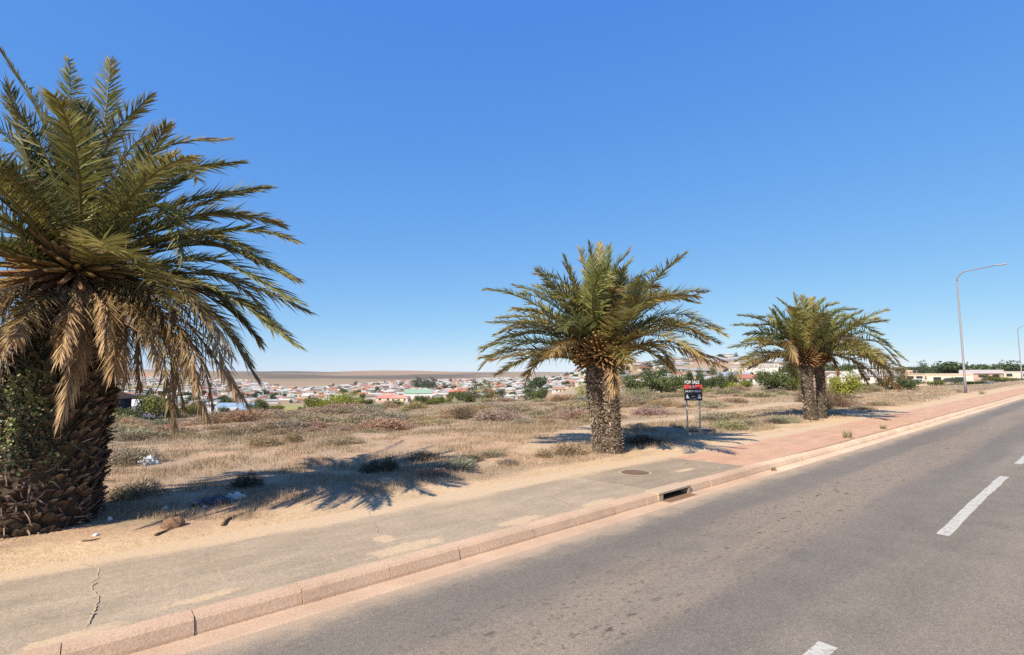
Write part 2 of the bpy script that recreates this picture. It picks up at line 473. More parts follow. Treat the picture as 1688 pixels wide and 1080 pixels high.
def paint_mat():
    m, nt, b = new_mat('worn_road_paint', .7, .25); g = NB(nt)
    geo = g.n('ShaderNodeNewGeometry').outputs['Position']
    w = g.ramp(g.noise(geo, 22, 6, .8), .36, .52); big = g.noise(geo, 3, 4)
    c = g.mix(w, (.24, .21, .18, 1), (.47, .44, .385, 1)); c = g.bright(c, big, .85, 1.15)
    g.l(c, b.inputs['Base Color']); return m
M['paint'] = paint_mat()

# ------------------------------------------------------------------ road, kerb, footpath
S_GRID = np.concatenate([np.arange(-60, -6, 3.0), np.arange(-6, 40, .5), np.arange(40, 120, 4), np.arange(120, 421, 15)])
def strip(name, prof, mat, smooth=False, S=S_GRID, kind='structure'):
    """profile [(n,h)...] swept along the road"""
    ns = np.array([p[0] for p in prof]); hs = np.array([p[1] for p in prof])
    V = W(np.repeat(S, len(ns)), np.tile(ns, len(S)), np.tile(hs, len(S)))
    uv = np.stack([np.repeat(S, len(ns)), np.tile(ns, len(S))], -1)
    k = len(ns); i = np.arange(len(S) - 1)[:, None] * k + np.arange(k - 1)[None]
    i = i.ravel()
    me = np_mesh(name, V, quads=np.stack([i, i + k, i + k + 1, i + 1], -1), uv=uv, smooth=smooth)
    o = obj(name, me, mat); tag(o, kind=kind); return o
N0 = 5.63
tag(strip('road', [(-6.2, 0), (-3, .03), (1.4, .05), (3.6, .03), (5.0, 0.004), (N0, -.01)], M['road']), 'worn grey two lane asphalt road with tan stripped patches', 'road')
# kerb units with open joints, a real step of 0.15 m; a dropped mouth for the drain
def s_of(px, py):
    p = ground_hit(px, py); return SN(p.x, p.y)[0]
DR0, DR1 = s_of(1095, 824), s_of(1136, 808)
joints = [s_of(100, 1076), s_of(322, 1035), s_of(501, 990), s_of(646, 948), s_of(760, 915), s_of(794, 904), s_of(883, 878)]
js = [joints[0]]
while js[0] > -40: js.insert(0, js[0] - 1.0)
js += joints[1:]
while js[-1] < DR0 - 1.3: js.append(js[-1] + 1.0)
js.append(DR0); js.append(DR1)
while js[-1] < 150: js.append(js[-1] + (1.0 if js[-1] < 40 else 6.0))
V, Q, UV = [], [], []
def kprof(s):
    hk = .15 - .05 * float(sstep(13, 19, s))
    return [(N0 + .30, -.05), (N0 + .31, 0.02), (N0 + .345, hk - .03), (N0 + .375, hk), (N0 + .55, hk + .004), (N0 + .55, -.05)]
for a, b_ in zip(js, js[1:]):
    if abs(a - DR0) < 1e-6: continue
    g0 = .002 + rng.random() * .003
    off = rng.normal(0, .006); hh = rng.normal(0, .004)
    o0 = len(V)
    sub = np.linspace(a + g0, b_ - g0, 3)
    for s in sub:
        for (n, h) in kprof(s):
            V.append(W(s, n + off, h + hh).tolist()); UV.append((s, n))
    for r_ in range(2):
        for k in range(5):
            i = o0 + r_ * 6 + k
            Q.append((i, i + 6, i + 7, i + 1))
    # ends
    Q.append((o0, o0 + 1, o0 + 4, o0 + 5)); Q.append((o0 + 1, o0 + 2, o0 + 3, o0 + 4))
    e = o0 + 12
    Q.append((e + 5, e + 4, e + 1, e)); Q.append((e + 4, e + 3, e + 2, e + 1))
o = obj('kerb', np_mesh('kerb', V, quads=Q, uv=UV), M['kerb']); tag(o, 'pinkish concrete kerb of butted units along the road', 'kerb', kind='structure')
strip('gutter', [(N0 - .02, -.02), (N0, -.004), (N0 + .02, 0), (N0 + .33, -.012)], M['kerb'])
strip('footpath', [(N0 + .53, .02), (N0 + .552, .148), (6.9, .155), (7.6, .160), (8.4, .162), (8.72, .155), (8.8, .05)], M['path'])
# far side of the road
strip('verge', [(-6.22, -.02), (-6.25, .12), (-8, .13), (-12, .1), (-400, -1.0)], simple_mat('verge_soil', (.33, .22, .13), .95, .1, .3, .8))

# lane dashes
def sheet(name, outline_sn, h, mat, label=None, cat=None):
    P = W([p[0] for p in outline_sn], [p[1] for p in outline_sn], h)
    bm = bmesh.new(); vs = [bm.verts.new(p) for p in P]
    f = bm.faces.new(vs)
    if f.normal.z < 0: f.normal_flip()
    bmesh.ops.triangulate(bm, faces=[f])
    me = bpy.data.meshes.new(name); bm.to_mesh(me); bm.free()
    o = obj(name, me, mat); tag(o, label, cat, kind='structure'); return o
def crown_h(n): return float(np.interp(n, [-6.2, -3, 1.4, 3.6, 5, N0], [0, .03, .05, .03, .004, -.01]))
nd = 1.80; hd = crown_h(nd) + .004
for k, (a, b_) in enumerate([(-3.6, 5.35), (10.2, 16.9), (19.35, 26), (31, 37.7), (42.6, 49.3)]):
    n_c = nd + .05 if k == 0 else nd
    ol = []
    for s in np.linspace(a, b_, 24): ol.append((s, n_c - .08 + rng.normal(0, .006)))
    for s in np.linspace(b_, a, 24): ol.append((s, n_c + .08 + rng.normal(0, .006)))
    sheet('lane_marking', ol, hd, M['paint'])

def blob_outline(cs, cn, rs, rn, k=110, rough=.25, seed=0):
    r_ = np.random.default_rng(seed); a = np.linspace(0, 2 * math.pi, k, endpoint=False)
    w = 1 + rough * sum(r_.normal(0, 1) * np.cos(a * f + r_.random() * 6) / f ** .8 for f in (2, 3, 4, 5, 7, 9, 13, 17, 23))
    return list(zip(cs + rs * w * np.cos(a), cn + rn * w * np.sin(a)))
sandm = simple_mat('loose_sand', (.42, .32, .22), .95, .1, .22, 14, bump=.01)
fh = lambda n: float(np.interp(n, [N0 + .552, 6.9, 7.6, 8.25], [.148, .155, .158, .150]))
def crack(pxs, wid, seed):
    r_ = np.random.default_rng(seed); pts = []
    q = [ground_hit(*p) for p in pxs]; q = [SN(p.x, p.y) for p in q]
    for (a, b_) in zip(q, q[1:]):
        for t in np.linspace(0, 1, 6, endpoint=False):
            pts.append((a[0] + (b_[0] - a[0]) * t + r_.normal(0, .012), a[1] + (b_[1] - a[1]) * t + r_.normal(0, .008)))
    ol = [(s - wid * (.15 + 1.1 * r_.random()), n) for s, n in pts] + [(s + wid * (.15 + 1.1 * r_.random()), n) for s, n in reversed(pts)]
    sheet('crack', ol, .1665, sandm)
crack([(132, 929), (163, 938), (158, 958), (150, 968), (161, 985), (158, 1000), (152, 1015), (140, 1036)], .012, 1)
crack([(607, 842), (611, 855), (618, 866), (622, 880)], .009, 2)
crack([(905, 818), (925, 826), (942, 834)], .006, 3)
crack([(1120, 772), (1128, 766), (1150, 760)], .006, 4)

# ------------------------------------------------------------------ the ground, one sheet to the horizon
sp = np.concatenate([-np.geomspace(9000, 6.2, 95), np.arange(-6, 45, .22), np.geomspace(45.2, 9000, 170)])
npv = np.concatenate([np.arange(8.12, 34, .2), np.geomspace(34.2, 9000, 260)])
SS, NN = np.meshgrid(sp, npv, indexing='ij')
NNo = NN + noff(SS)
X = SS * DX + NNo * NX; Y = SS * DY + NNo * NY
Z = H(X, Y)
Z[:, 0] -= .03
def ground_color(x, y):
    s, n = SN(x, y); r = np.hypot(x, y); u = np.where(y > 1, x / np.maximum(y, 1), np.sign(x) * 9); px = CX + F * u
    C = np.zeros(x.shape + (3,))
    f1 = fbm(x / 4.2, y / 4.2, 31, 4)[..., None]; f2 = fbm(x / 1.1, y / 1.1, 41, 4)[..., None]; f3 = fbm(x / 14., y / 14., 77, 3)[..., None]
    soil = np.array([.38, .27, .18]); straw = np.array([.31, .23, .15]); grey = np.array([.22, .165, .115]); orange = np.array([.48, .31, .195])
    C[:] = soil
    C = C + (straw - C) * sstep(.40, .58, f1)
    C = C + (grey - C) * sstep(.48, .68, f2) * .8
    C = C + (orange - C) * sstep(.58, .68, f3) * sstep(.35, .6, f2) * .8
    # sandy verge
    edge = 9.5 + 1.7 * (fbm(x / 1.6, y / 1.6, 55, 4) - .5) + .5 * sstep(14, 24, s)
    v = (1 - sstep(-.2, .35, n - edge))[..., None]
    sand = np.array([.52, .365, .225]) * (.9 + .2 * f2)
    C = C + (sand - C) * v
    # trodden track through the field
    trk = [ground_hit(a, b) for a, b in TRACK]
    d = np.full(x.shape, 1e9)
    for p, q in zip(trk, trk[1:]):
        vx, vy = q.x - p.x, q.y - p.y; L2 = vx * vx + vy * vy
        t = np.clip(((x - p.x) * vx + (y - p.y) * vy) / L2, 0, 1)
        d = np.minimum(d, np.hypot(x - p.x - t * vx, y - p.y - t * vy))
    wt = (1 - sstep(.5, 1.3, d + .7 * (f2[..., 0] - .5)))[..., None]
    C = C + (np.array([.47, .34, .22]) - C) * wt * .9
    # beyond the lot: town ground, hills
    w = sstep(85, 130, r)[..., None]
    town = np.array([.34, .25, .17]) * (.85 + .3 * fbm(x / 60, y / 60, 88, 4)[..., None])
    hill = np.array([.265, .190, .122]) * (.75 + .5 * fbm(x / 260, y / 260, 90, 5)[..., None])
    T = town + (hill - town) * sstep(1000, 1500, r + 300 * (fbm(x / 300, y / 300, 93) - .5))[..., None]
    def patch(x0, x1, r0, r1, c, soft=12, sr=.08, amt=1.0):
        nonlocal T
        k = sstep(x0 - soft, x0 + soft, px) * (1 - sstep(x1 - soft, x1 + soft, px)) * sstep(r0 * (1 - sr), r0 * (1 + sr), r) * (1 - sstep(r1 * (1 - sr), r1 * (1 + sr), r))
        T = T + (np.array(c) - T) * (k * amt)[..., None]
    nz = fbm(x / 420, y / 420, 97, 4) - .5; r0_ = r; px0_ = px; r = r * (1 + .5 * nz); px = px + 160 * nz
    patch(400, 800, 1750, 2750, (.125, .090, .065), 60, .08, .9)       # scrub covered slope
    patch(380, 560, 3000, 3900, (.10, .085, .065), 40, .05, .8)
    patch(560, 900, 2900, 4600, (.33, .20, .12), 60, .05, .8)
    r = r0_; px = px0_
    patch(180, 292, 1050, 1330, (.27, .26, .11), 10, .03, .9)          # playing field on the far slope
    patch(225, 262, 2050, 2500, (.44, .24, .13), 12, .05, .9)
    patch(436, 512, 270, 420, (.30, .27, .10), 8, .05, .95)            # yellow-green field below the lot
    patch(395, 445, 300, 470, (.16, .17, .08), 8, .05, .8)
    C = C + (T - C) * w
    return C
TRACK = [(880, 742), (960, 712), (1028, 697), (1100, 692), (1150, 687), (1210, 677), (1275, 669), (1340, 664)]
gc = ground_color(X, Y)
kN = len(npv)
ii = (np.arange(len(sp) - 1)[:, None] * kN + np.arange(kN - 1)[None]).ravel()
me = np_mesh('ground', np.stack([X, Y, Z], -1).reshape(-1, 3), quads=np.stack([ii, ii + kN, ii + kN + 1, ii + 1], -1), col=gc.reshape(-1, 3), smooth=True)
o = obj('ground', me, M['soil']); tag(o, 'dry vacant field, valley floor and brown hills', 'ground', kind='structure')

# ------------------------------------------------------------------ drain and manhole
sm = .5 * (DR0 + DR1); L = DR1 - DR0
def road_box(name, s0, s1, n0, n1, h0, h1, mat, parent=None, bevel=.006):
    P = W([s0, s1, s1, s0] * 2, [n0, n0, n1, n1] * 2, [h0] * 4 + [h1] * 4)
    bm = bmesh.new(); v = [bm.verts.new(p) for p in P]
    for f in ((3, 2, 1, 0), (4, 5, 6, 7), (0, 1, 5, 4), (1, 2, 6, 5), (2, 3, 7, 6), (3, 0, 4, 7)): bm.faces.new([v[i] for i in f])
    return bm_obj(name, bm, mat, parent, bevel=bevel)
dr = empty('storm_drain'); tag(dr, 'storm drain inlet with pale concrete lintel in the kerb', 'drain')
road_box('lintel', DR0 - .16, DR1 + .10, N0 + .29, N0 + .62, .118, .160, M['conc'], dr)
road_box('cheek', DR0 - .15, DR0 + .0, N0 + .295, N0 + .6, -.04, .116, M['conc'], dr)
road_box('cheek', DR1 - .0, DR1 + .09, N0 + .295, N0 + .6, -.04, .116, M['conc'], dr)
road_box('shade_slab', DR0 + .002, DR1 - .002, N0 + .47, N0 + .52, -.06, .117, M['hollow_shade'], dr, 0)  # dark slab standing in for the shade of the hollow
road_box('apron', DR0 - .05, DR1 + .05, N0 + .1, N0 + .46, -.05, -.002, M['stone'], dr)
p = ground_hit(1047, 780); s, n = SN(p.x, p.y)
bm = bmesh.new()
cc = W(s, n, .157)
bmesh.ops.create_cone(bm, cap_ends=True, segments=40, radius1=.33, radius2=.325, depth=.02, matrix=Matrix.Translation(Vector(cc) + Vector((0, 0, .006))))
for k in range(-3, 4):
    for j in range(-3, 4):
        if math.hypot(k, j) < 3.3: bx(bm, Vector(cc) + Vector((k * .085, j * .085, .017)), (.05, .02, .008), Matrix.Rotation(.7 if (k + j) % 2 else -.7, 4, 'Z'))
mh = empty('manhole_cover', cc)
c0 = bm_obj('cover_plate', bm, M['iron'], mh); c0.matrix_parent_inverse = Matrix.Translation(-Vector(cc))
bm = bmesh.new()
for k in range(40):
    a0, a1 = 2 * math.pi * k / 40, 2 * math.pi * (k + 1) / 40
    vs = [bm.verts.new((cc[0] + r_ * math.cos(a), cc[1] + r_ * math.sin(a), cc[2] + z_)) for r_, a, z_ in ((.335, a0, .012), (.335, a1, .012), (.385, a1, .008), (.385, a0, .008))]
    bm.faces.new(vs)
c1 = bm_obj('frame_ring', bm, M['conc'], mh); c1.matrix_parent_inverse = Matrix.Translation(-Vector(cc))
tag(mh, 'round rusty brown manhole cover set in the grey footpath', 'manhole')

# ------------------------------------------------------------------ palms
def catmull(P, m):
    P = [Vector(p) for p in P]
    if len(P) == 2: P = [P[0], (P[0] + P[1]) / 2, P[1]]
    Q = [P[0] * 2 - P[1]] + P + [P[-1] * 2 - P[-2]]
    out = []
    segs = len(P) - 1
    for i in range(m):
        t = i / (m - 1) * segs; k = min(int(t), segs - 1); u = t - k
        a, b, c, d = Q[k], Q[k + 1], Q[k + 2], Q[k + 3]
        out.append(.5 * ((2 * b) + (c - a) * u + (2 * a - 5 * b + 4 * c - d) * u * u + (3 * b - a - 3 * c + d) * u ** 3))
    return np.array([list(v) for v in out])

GREENS = np.array([(.085, .115, .030), (.105, .125, .032), (.125, .130, .035), (.07, .10, .040)])
def frond_mesh(name, P, pairs, ll, dead=0., gold=0., seed=0, t0=.10, narrow=1., hue=None, wide=1.):
    r_ = np.random.default_rng(seed)
    Mn = 26
    C = catmull(P, Mn)
    seg = np.linalg.norm(np.diff(C, axis=0), axis=1); arc = np.concatenate([[0], np.cumsum(seg)]); Lt = arc[-1]; arc = arc / Lt
    T = np.gradient(C, axis=0); T /= np.linalg.norm(T, axis=1)[:, None]
    U = np.zeros_like(T); z = np.array([0, 0, 1.])
    u = z - T[0] * T[0].dot(z)
    if np.linalg.norm(u) < .25:
        hor = C[-1] - C[0]; hor[2] = 0
        u = -hor + T[0] * T[0].dot(hor)
    u /= max(np.linalg.norm(u), 1e-6)
    for i in range(Mn):
        u = u - T[i] * T[i].dot(u); u /= max(np.linalg.norm(u), 1e-6); U[i] = u
    roll = r_.normal(0, .22)
    S = np.cross(T, U)
    U, S = U * math.cos(roll) + S * math.sin(roll), S * math.cos(roll) - U * math.sin(roll)
    def ip(A, t): return np.stack([np.interp(t, arc, A[:, k]) for k in range(3)], -1)
    t = np.tile(np.linspace(t0, .985, pairs), 2) + r_.normal(0, .004, pairs * 2)
    t = np.clip(t, t0, 1)
    side = np.repeat([1., -1.], pairs)
    n = len(t)
    B = ip(C, t); Tt = ip(T, t); Tt /= np.linalg.norm(Tt, axis=1)[:, None]; Ut = ip(U, t); St = ip(S, t) * side[:, None]
    q = (t - t0) / (1 - t0)
    ln = ll * np.interp(q, [0, .12, .35, .6, .85, 1], [.45, .85, 1.05, 1.0, .72, .42]) * (1 + r_.normal(0, .13, n)) * np.where(r_.random(n) < .04, .4, 1)
    ang = np.interp(q, [0, .3, .7, 1], [R(72), R(62), R(50), R(26)]) + r_.normal(0, .105, n)
    ang = ang * narrow
    vee = np.interp(q, [0, .5, 1], [.55, .42, .25]) + r_.normal(0, .21, n)
    if dead > .5: vee = vee - .35 + r_.normal(0, .3, n)
    D = Tt * np.cos(ang)[:, None] + (St * np.cos(vee)[:, None] + Ut * np.sin(vee)[:, None]) * np.sin(ang)[:, None]
    D /= np.linalg.norm(D, axis=1)[:, None]
    droop = (.04 + .26 * r_.random(n) ** 2) * (1 + 1.6 * dead)
    mid = B + D * (ln * .5)[:, None]; mid[:, 2] -= ln * droop * .3
    tip = B + D * ln[:, None]; tip[:, 2] -= ln * droop
    wv = np.cross(D, Ut * .6 + St * .4 + r_.normal(0, .25, (n, 3))); wv /= np.linalg.norm(wv, axis=1)[:, None]
    wd = (.0105 + .004 * r_.random(n)) * (ll / .45) ** .5 * (1 - .2 * dead) * wide
    b1 = B - wv * (wd * .6)[:, None]; b2 = B + wv * (wd * .6)[:, None]
    m1 = mid - wv * wd[:, None]; m2 = mid + wv * wd[:, None]
    V = np.concatenate([b1, b2, m1, m2, tip]); i = np.arange(n)
    quads = np.stack([i, i + n, i + 3 * n, i + 2 * n], -1); tris = np.stack([i + 2 * n, i + 3 * n, i + 4 * n], -1)
    g = (hue if hue is not None else GREENS[r_.integers(len(GREENS))])
    yel = np.array([.32, .25, .075]); brn = np.array([.19, .10, .048]); tan = np.array([.50, .33, .175])
    base = np.tile(g, (n, 1)) * (1 + r_.normal(0, .14, n))[:, None]
    base = base + (yel - base) * np.clip(gold + r_.normal(0, .10, n), 0, 1)[:, None]
    dm = np.clip(dead + r_.normal(0, .16, n) + (.35 * (q - .75) / .25) * (q > .75) * (.4 + gold + dead), 0, 1)[:, None]
    dcol = brn + (tan - brn) * np.clip(r_.random(n) * (.6 if dead > .8 else .3) + (.45 if dead > .8 else .04) + .35 * (q > .7), 0, 1)[:, None]  # fronds not fully dead get a deeper brown, their shade put into colour
    base = base + (dcol - base) * dm
    tipc = base + (tan * .8 - base) * np.clip(.22 + .3 * gold + r_.normal(0, .18, n), 0, 1)[:, None]
    Cc = np.concatenate([base * .92, base * .92, base, base, tipc])
    # rachis
    k = 5; nr = Mn
    rad = .030 * (ll / .45) * np.interp(arc, [0, .12, .5, 1], [1.5, .95, .55, .14])
    rv = []
    for j in range(k):
        a = 2 * math.pi * j / k
        rv.append(C + (U * math.sin(a) * .8 + S * math.cos(a)) * rad[:, None])
    rv = np.stack(rv, 1).reshape(-1, 3); o0 = len(V)
    rq = []
    for a in range(nr - 1):
        for j in range(k):
            rq.append((o0 + a * k + j, o0 + a * k + (j + 1) % k, o0 + (a + 1) * k + (j + 1) % k, o0 + (a + 1) * k + j))
    rc = np.array([.22, .18, .07]) * (1 - dead) + np.array([.26, .155, .08]) * dead
    V = np.concatenate([V, rv]); Cc = np.concatenate([Cc, np.tile(rc, (len(rv), 1))])
    quads = np.concatenate([quads, np.array(rq)])
    return np_mesh(name, V, tris=tris, quads=quads, col=np.clip(Cc, .01, .9))

def droop_path(base, az, el, L, k, seed):
    r_ = np.random.default_rng(seed); p = Vector(base); P = [p.copy()]; st = 9
    side = r_.normal(0, .08)
    for i in range(st):
        d = Vector((math.cos(el) * math.cos(az), math.cos(el) * math.sin(az), math.sin(el)))
        p = p + d * (L / st); P.append(p.copy())
        el = max(el - k * (.25 + .75 * max(math.cos(el), 0)) * (.5 + i / st), R(-86)); az += side
    return P

def trunk_mesh(path, radii, nboots, bl, seed, lean=.5, dark=(.060, .042, .030), light=(.24, .175, .125)):
    r_ = np.random.default_rng(seed); dark = np.array(dark); light = np.array(light)
    seg = 26; rows = 40
    C = catmull(path, rows); rr = np.interp(np.linspace(0, 1, rows), np.linspace(0, 1, len(radii)), radii)
    V, Cc, Q = [], [], []
    for i in range(rows):
        for k in range(seg):
            a = 2 * math.pi * k / seg
            rad = rr[i] * (1 + r_.normal(0, .035)) * .95
            V.append(C[i] + np.array([math.cos(a) * rad, math.sin(a) * rad, r_.normal(0, .01)]))
            Cc.append(dark * (.6 + .6 * r_.random()))
    for i in range(rows - 1):
        for k in range(seg):
            Q.append((i * seg + k, i * seg + (k + 1) % seg, (i + 1) * seg + (k + 1) % seg, (i + 1) * seg + k))
    Tt = []
    for b in range(nboots):
        f = (b + .5) / nboots; f = min(max(f + r_.normal(0, .012), 0), 1)
        a = b * 2.399963 + r_.normal(0, .22)
        c = np.array([np.interp(f, np.linspace(0, 1, rows), C[:, k]) for k in range(3)]); rad = np.interp(f, np.linspace(0, 1, rows), rr)
        out = np.array([math.cos(a), math.sin(a), 0]); tang = np.array([-math.sin(a), math.cos(a), 0]); up = np.array([0, 0, 1.])
        w = bl * (.6 + .8 * r_.random()); h = bl * (.55 + .3 * r_.random()); ou = bl * (.35 + .75 * r_.random() ** 1.5); ri = bl * lean * (.5 + 1.3 * r_.random())
        ctr = c + out * rad * .93
        cl = light * (.45 + .75 * r_.random()); 
        if r_.random() < .5: cl = dark * (1.2 + r_.random())
        cl = cl * np.array([1, .95 + .1 * r_.random(), .9 + .2 * r_.random()])
        o0 = len(V)
        base = [ctr - tang * w * .5, ctr - up * h * .5, ctr + tang * w * .5, ctr + up * h * .45]
        tipc = ctr + out * ou + up * ri + tang * r_.normal(0, .12) * bl
        tw, th = w * (.20 + .18 * r_.random()), h * .16
        tips = [tipc - tang * tw, tipc - up * th, tipc + tang * tw, tipc + up * th]
        V += base + tips
        Cc += [dark, dark, dark, dark * .7, cl, cl * .8, cl, cl * 1.15]
        for k in range(4): Q.append((o0 + k, o0 + (k + 1) % 4, o0 + 4 + (k + 1) % 4, o0 + 4 + k))
        Q.append((o0 + 4, o0 + 5, o0 + 6, o0 + 7))
    for b in range(nboots):
        f = r_.random(); a = r_.random() * 6.283
        c = np.array([np.interp(f, np.linspace(0, 1, rows), C[:, k]) for k in range(3)]); rad = np.interp(f, np.linspace(0, 1, rows), rr)
        out = np.array([math.cos(a), math.sin(a), 0]); tang = np.array([-math.sin(a), math.cos(a), 0])
        p = c + out * rad * (.96 + .1 * r_.random()); d = out * (.3 + .6 * r_.random()) + tang * r_.normal(0, .6) + np.array([0, 0, r_.normal(.1, .8)]); d /= np.linalg.norm(d)
        L_ = bl * (.5 + 1.3 * r_.random() ** 2); sd_ = np.cross(d, out + .3 * tang); sd_ /= max(np.linalg.norm(sd_), 1e-6); w_ = .006 + .008 * r_.random()
        o0 = len(V); mid = p + d * L_ * .55 + np.array([0, 0, -.02]); tp_ = p + d * L_ + np.array([0, 0, -.06 * r_.random()])
        V += [p - sd_ * w_, p + sd_ * w_, mid + sd_ * w_ * .8, mid - sd_ * w_ * .8, tp_ + sd_ * w_ * .2, tp_ - sd_ * w_ * .2]
        cl = light * (.5 + .9 * r_.random()); Cc += [cl * .7] * 2 + [cl] * 4
        Q += [(o0, o0 + 1, o0 + 2, o0 + 3), (o0 + 3, o0 + 2, o0 + 4, o0 + 5)]
    return np_mesh('trunk', np.array(V), quads=np.array(Q), col=np.array(Cc))

def crown_heart(c, r, seed, ln=1.):
    """the packed leaf bases the fronds spring from"""
    r_ = np.random.default_rng(seed); V, Q, Cc = [], [], []
    for b in range(260):
        f = b / 260; a = b * 2.399963; el = R(-42) + f * R(120)
        d = np.array([math.cos(el) * math.cos(a), math.cos(el) * math.sin(a), math.sin(el)])
        s = np.array([-math.sin(a), math.cos(a), 0]); u = np.cross(d, s) * -1
        ctr = np.array(c) + d * r * .35; L = r * (.75 + .6 * r_.random()) * (1 if f < .3 else ln); w = r * .13 * (.6 + .4 * ln)
        o0 = len(V)
        V += [ctr - s * w, ctr - u * w * .7, ctr + s * w, ctr + u * w * .7]
        e = ctr + d * L + np.array([0, 0, .2 * r])
        V += [e - s * w * .4, e - u * w * .3, e + s * w * .4, e + u * w * .3]
        cl = np.array([.26, .165, .065]) * (.6 + .8 * r_.random()) if r_.random() < .3 + .5 * f else np.array([.21, .115, .055]) * (.7 + .6 * r_.random())
        Cc += [cl * .8] * 4 + [cl] * 4
        for k in range(4): Q.append((o0 + k, o0 + (k + 1) % 4, o0 + 4 + (k + 1) % 4, o0 + 4 + k))
        Q.append((o0 + 4, o0 + 5, o0 + 6, o0 + 7))
    return np_mesh('crown', np.array(V), quads=np.array(Q), col=np.array(Cc))

def palm(label, Yd, trunks, heart_px, heart_r, keys, nrand, L, ll, pairs, seed, golden=.15, dead_rand=8, occl=None, bl=.11, nb=420, group='palm trees along the footpath', hues=None, heart_l=1., slim=None, span=90, dark=(.060, .042, .030), ceil=0, avoid=None, short=None, wide=1., barkl=(.24, .175, .125)):
    """trunks: list of (pixel path bottom..top, radii, depth offset)"""
    p0 = at(trunks[0][0][0][0], trunks[0][0][0][1], Yd)
    root = empty('palm_tree', (p0.x, p0.y, hz(p0.x, p0.y)))
    inv = Matrix.Translation(-root.location)
    tag(root, label, 'palm tree', group)
    def add(name, me, mat):
        o = obj(name, me, mat, root); o.matrix_parent_inverse = inv; return o
    hearts = []
    for ti, (pp, radii, dy, hp) in enumerate(trunks):
        P = [at(x, y, Yd + dy) for x, y in pp]
        P[0].z = hz(P[0].x, P[0].y) - .08
        add('trunk', trunk_mesh(P, radii, nb, bl, seed + ti, light=barkl, dark=dark), M['trunk'])
        hc = at(hp[0], hp[1], Yd + dy)
        add('crown', crown_heart(hc, heart_r, seed + 5 + ti, heart_l), M['trunk']); hearts.append(hc)
    k = 0
    r_ = np.random.default_rng(seed)
    for kf in keys:
        pts, dz, dead, gold = kf[0], kf[1], kf[2], kf[3]
        hi = kf[4] if len(kf) > 4 else 0
        hc = hearts[hi]
        nP = len(pts); P = [hc.copy() + Vector((0, 0, -.05))]
        az0 = None
        for i, (x, y) in enumerate(pts):
            tt = (i + 1) / nP
            P.append(at(x, y, hc.y + dz * tt ** 1.2))
        # start on the heart's surface
        d = (P[1] - P[0]); P[0] = P[0] + d.normalized() * min(heart_r * .5, d.length * .3)
        nm = 'dead_frond' if dead > .6 else 'frond'
        hue = None if hues is None else np.array(hues[k % len(hues)])
        add(nm, frond_mesh(nm, P, pairs, ll * (.85 if dead > .6 else 1), dead, gold, seed * 100 + k, narrow=(.45 if dead > .96 else .7 if dead > .6 else slim(pts[-1][0]) if slim else 1), hue=hue, wide=wide), M['dead' if dead > .6 else 'frond'])
        k += 1
    for i in range(nrand):
        f = (i + .5) / nrand
        hc = hearts[i % len(hearts)]
        az = i * 2.399963 * 1.0 + seed + r_.normal(0, .15)
        el = R(86) - f ** .9 * R(span) + r_.normal(0, .09)
        kk = .05 + .085 * f + r_.random() * .05
        Lf = L * (.86 + .2 * r_.random()) * (1 - .27 * (f < .3)) * (short(az) if short else 1)
        b = hc + Vector((math.cos(az) * heart_r * .4, math.sin(az) * heart_r * .4, math.sin(el) * heart_r * .4))
        if occl and occl(az, el): continue
        pth_ = droop_path(b, az, el, Lf, kk, seed * 31 + i)
        while min(to_px(*q_)[1] for q_ in pth_) < ceil + 14 + 60 * r_.random() and Lf > 1.2:
            Lf *= .93; pth_ = droop_path(b, az, el, Lf, kk, seed * 31 + i)
        if avoid and any(avoid[0] < to_px(*q_)[0] < avoid[2] and avoid[1] < to_px(*q_)[1] < avoid[3] for q_ in pth_): continue
        gold = np.clip(golden * (.3 + 1.5 * f) + r_.normal(0, .16), 0, .85)
        hue = None if hues is None else np.array(hues[i % len(hues)])
        add('frond', frond_mesh('frond', pth_, pairs, ll, float(np.clip(.22 * (f - .55), 0, .3)), gold, seed * 77 + i, hue=hue, wide=wide, narrow=(slim(to_px(*pth_[-1])[0]) if slim else 1)), M['frond'])
    for i in range(dead_rand):
        hc = hearts[i % len(hearts)]
        az = i * 2.399963 + seed * 1.7
        if occl and occl(az, -1): continue
        b = hc + Vector((math.cos(az) * heart_r * .5, math.sin(az) * heart_r * .5, -heart_r * .35))
        el = R(2) - r_.random() * R(30)
        add('dead_frond', frond_mesh('dead_frond', droop_path(b, az, el, L * (.65 + .25 * r_.random()), .34, seed * 13 + i), pairs, ll * .8, .9, .2, seed * 55 + i, narrow=.55), M['dead'])
    return root, hearts

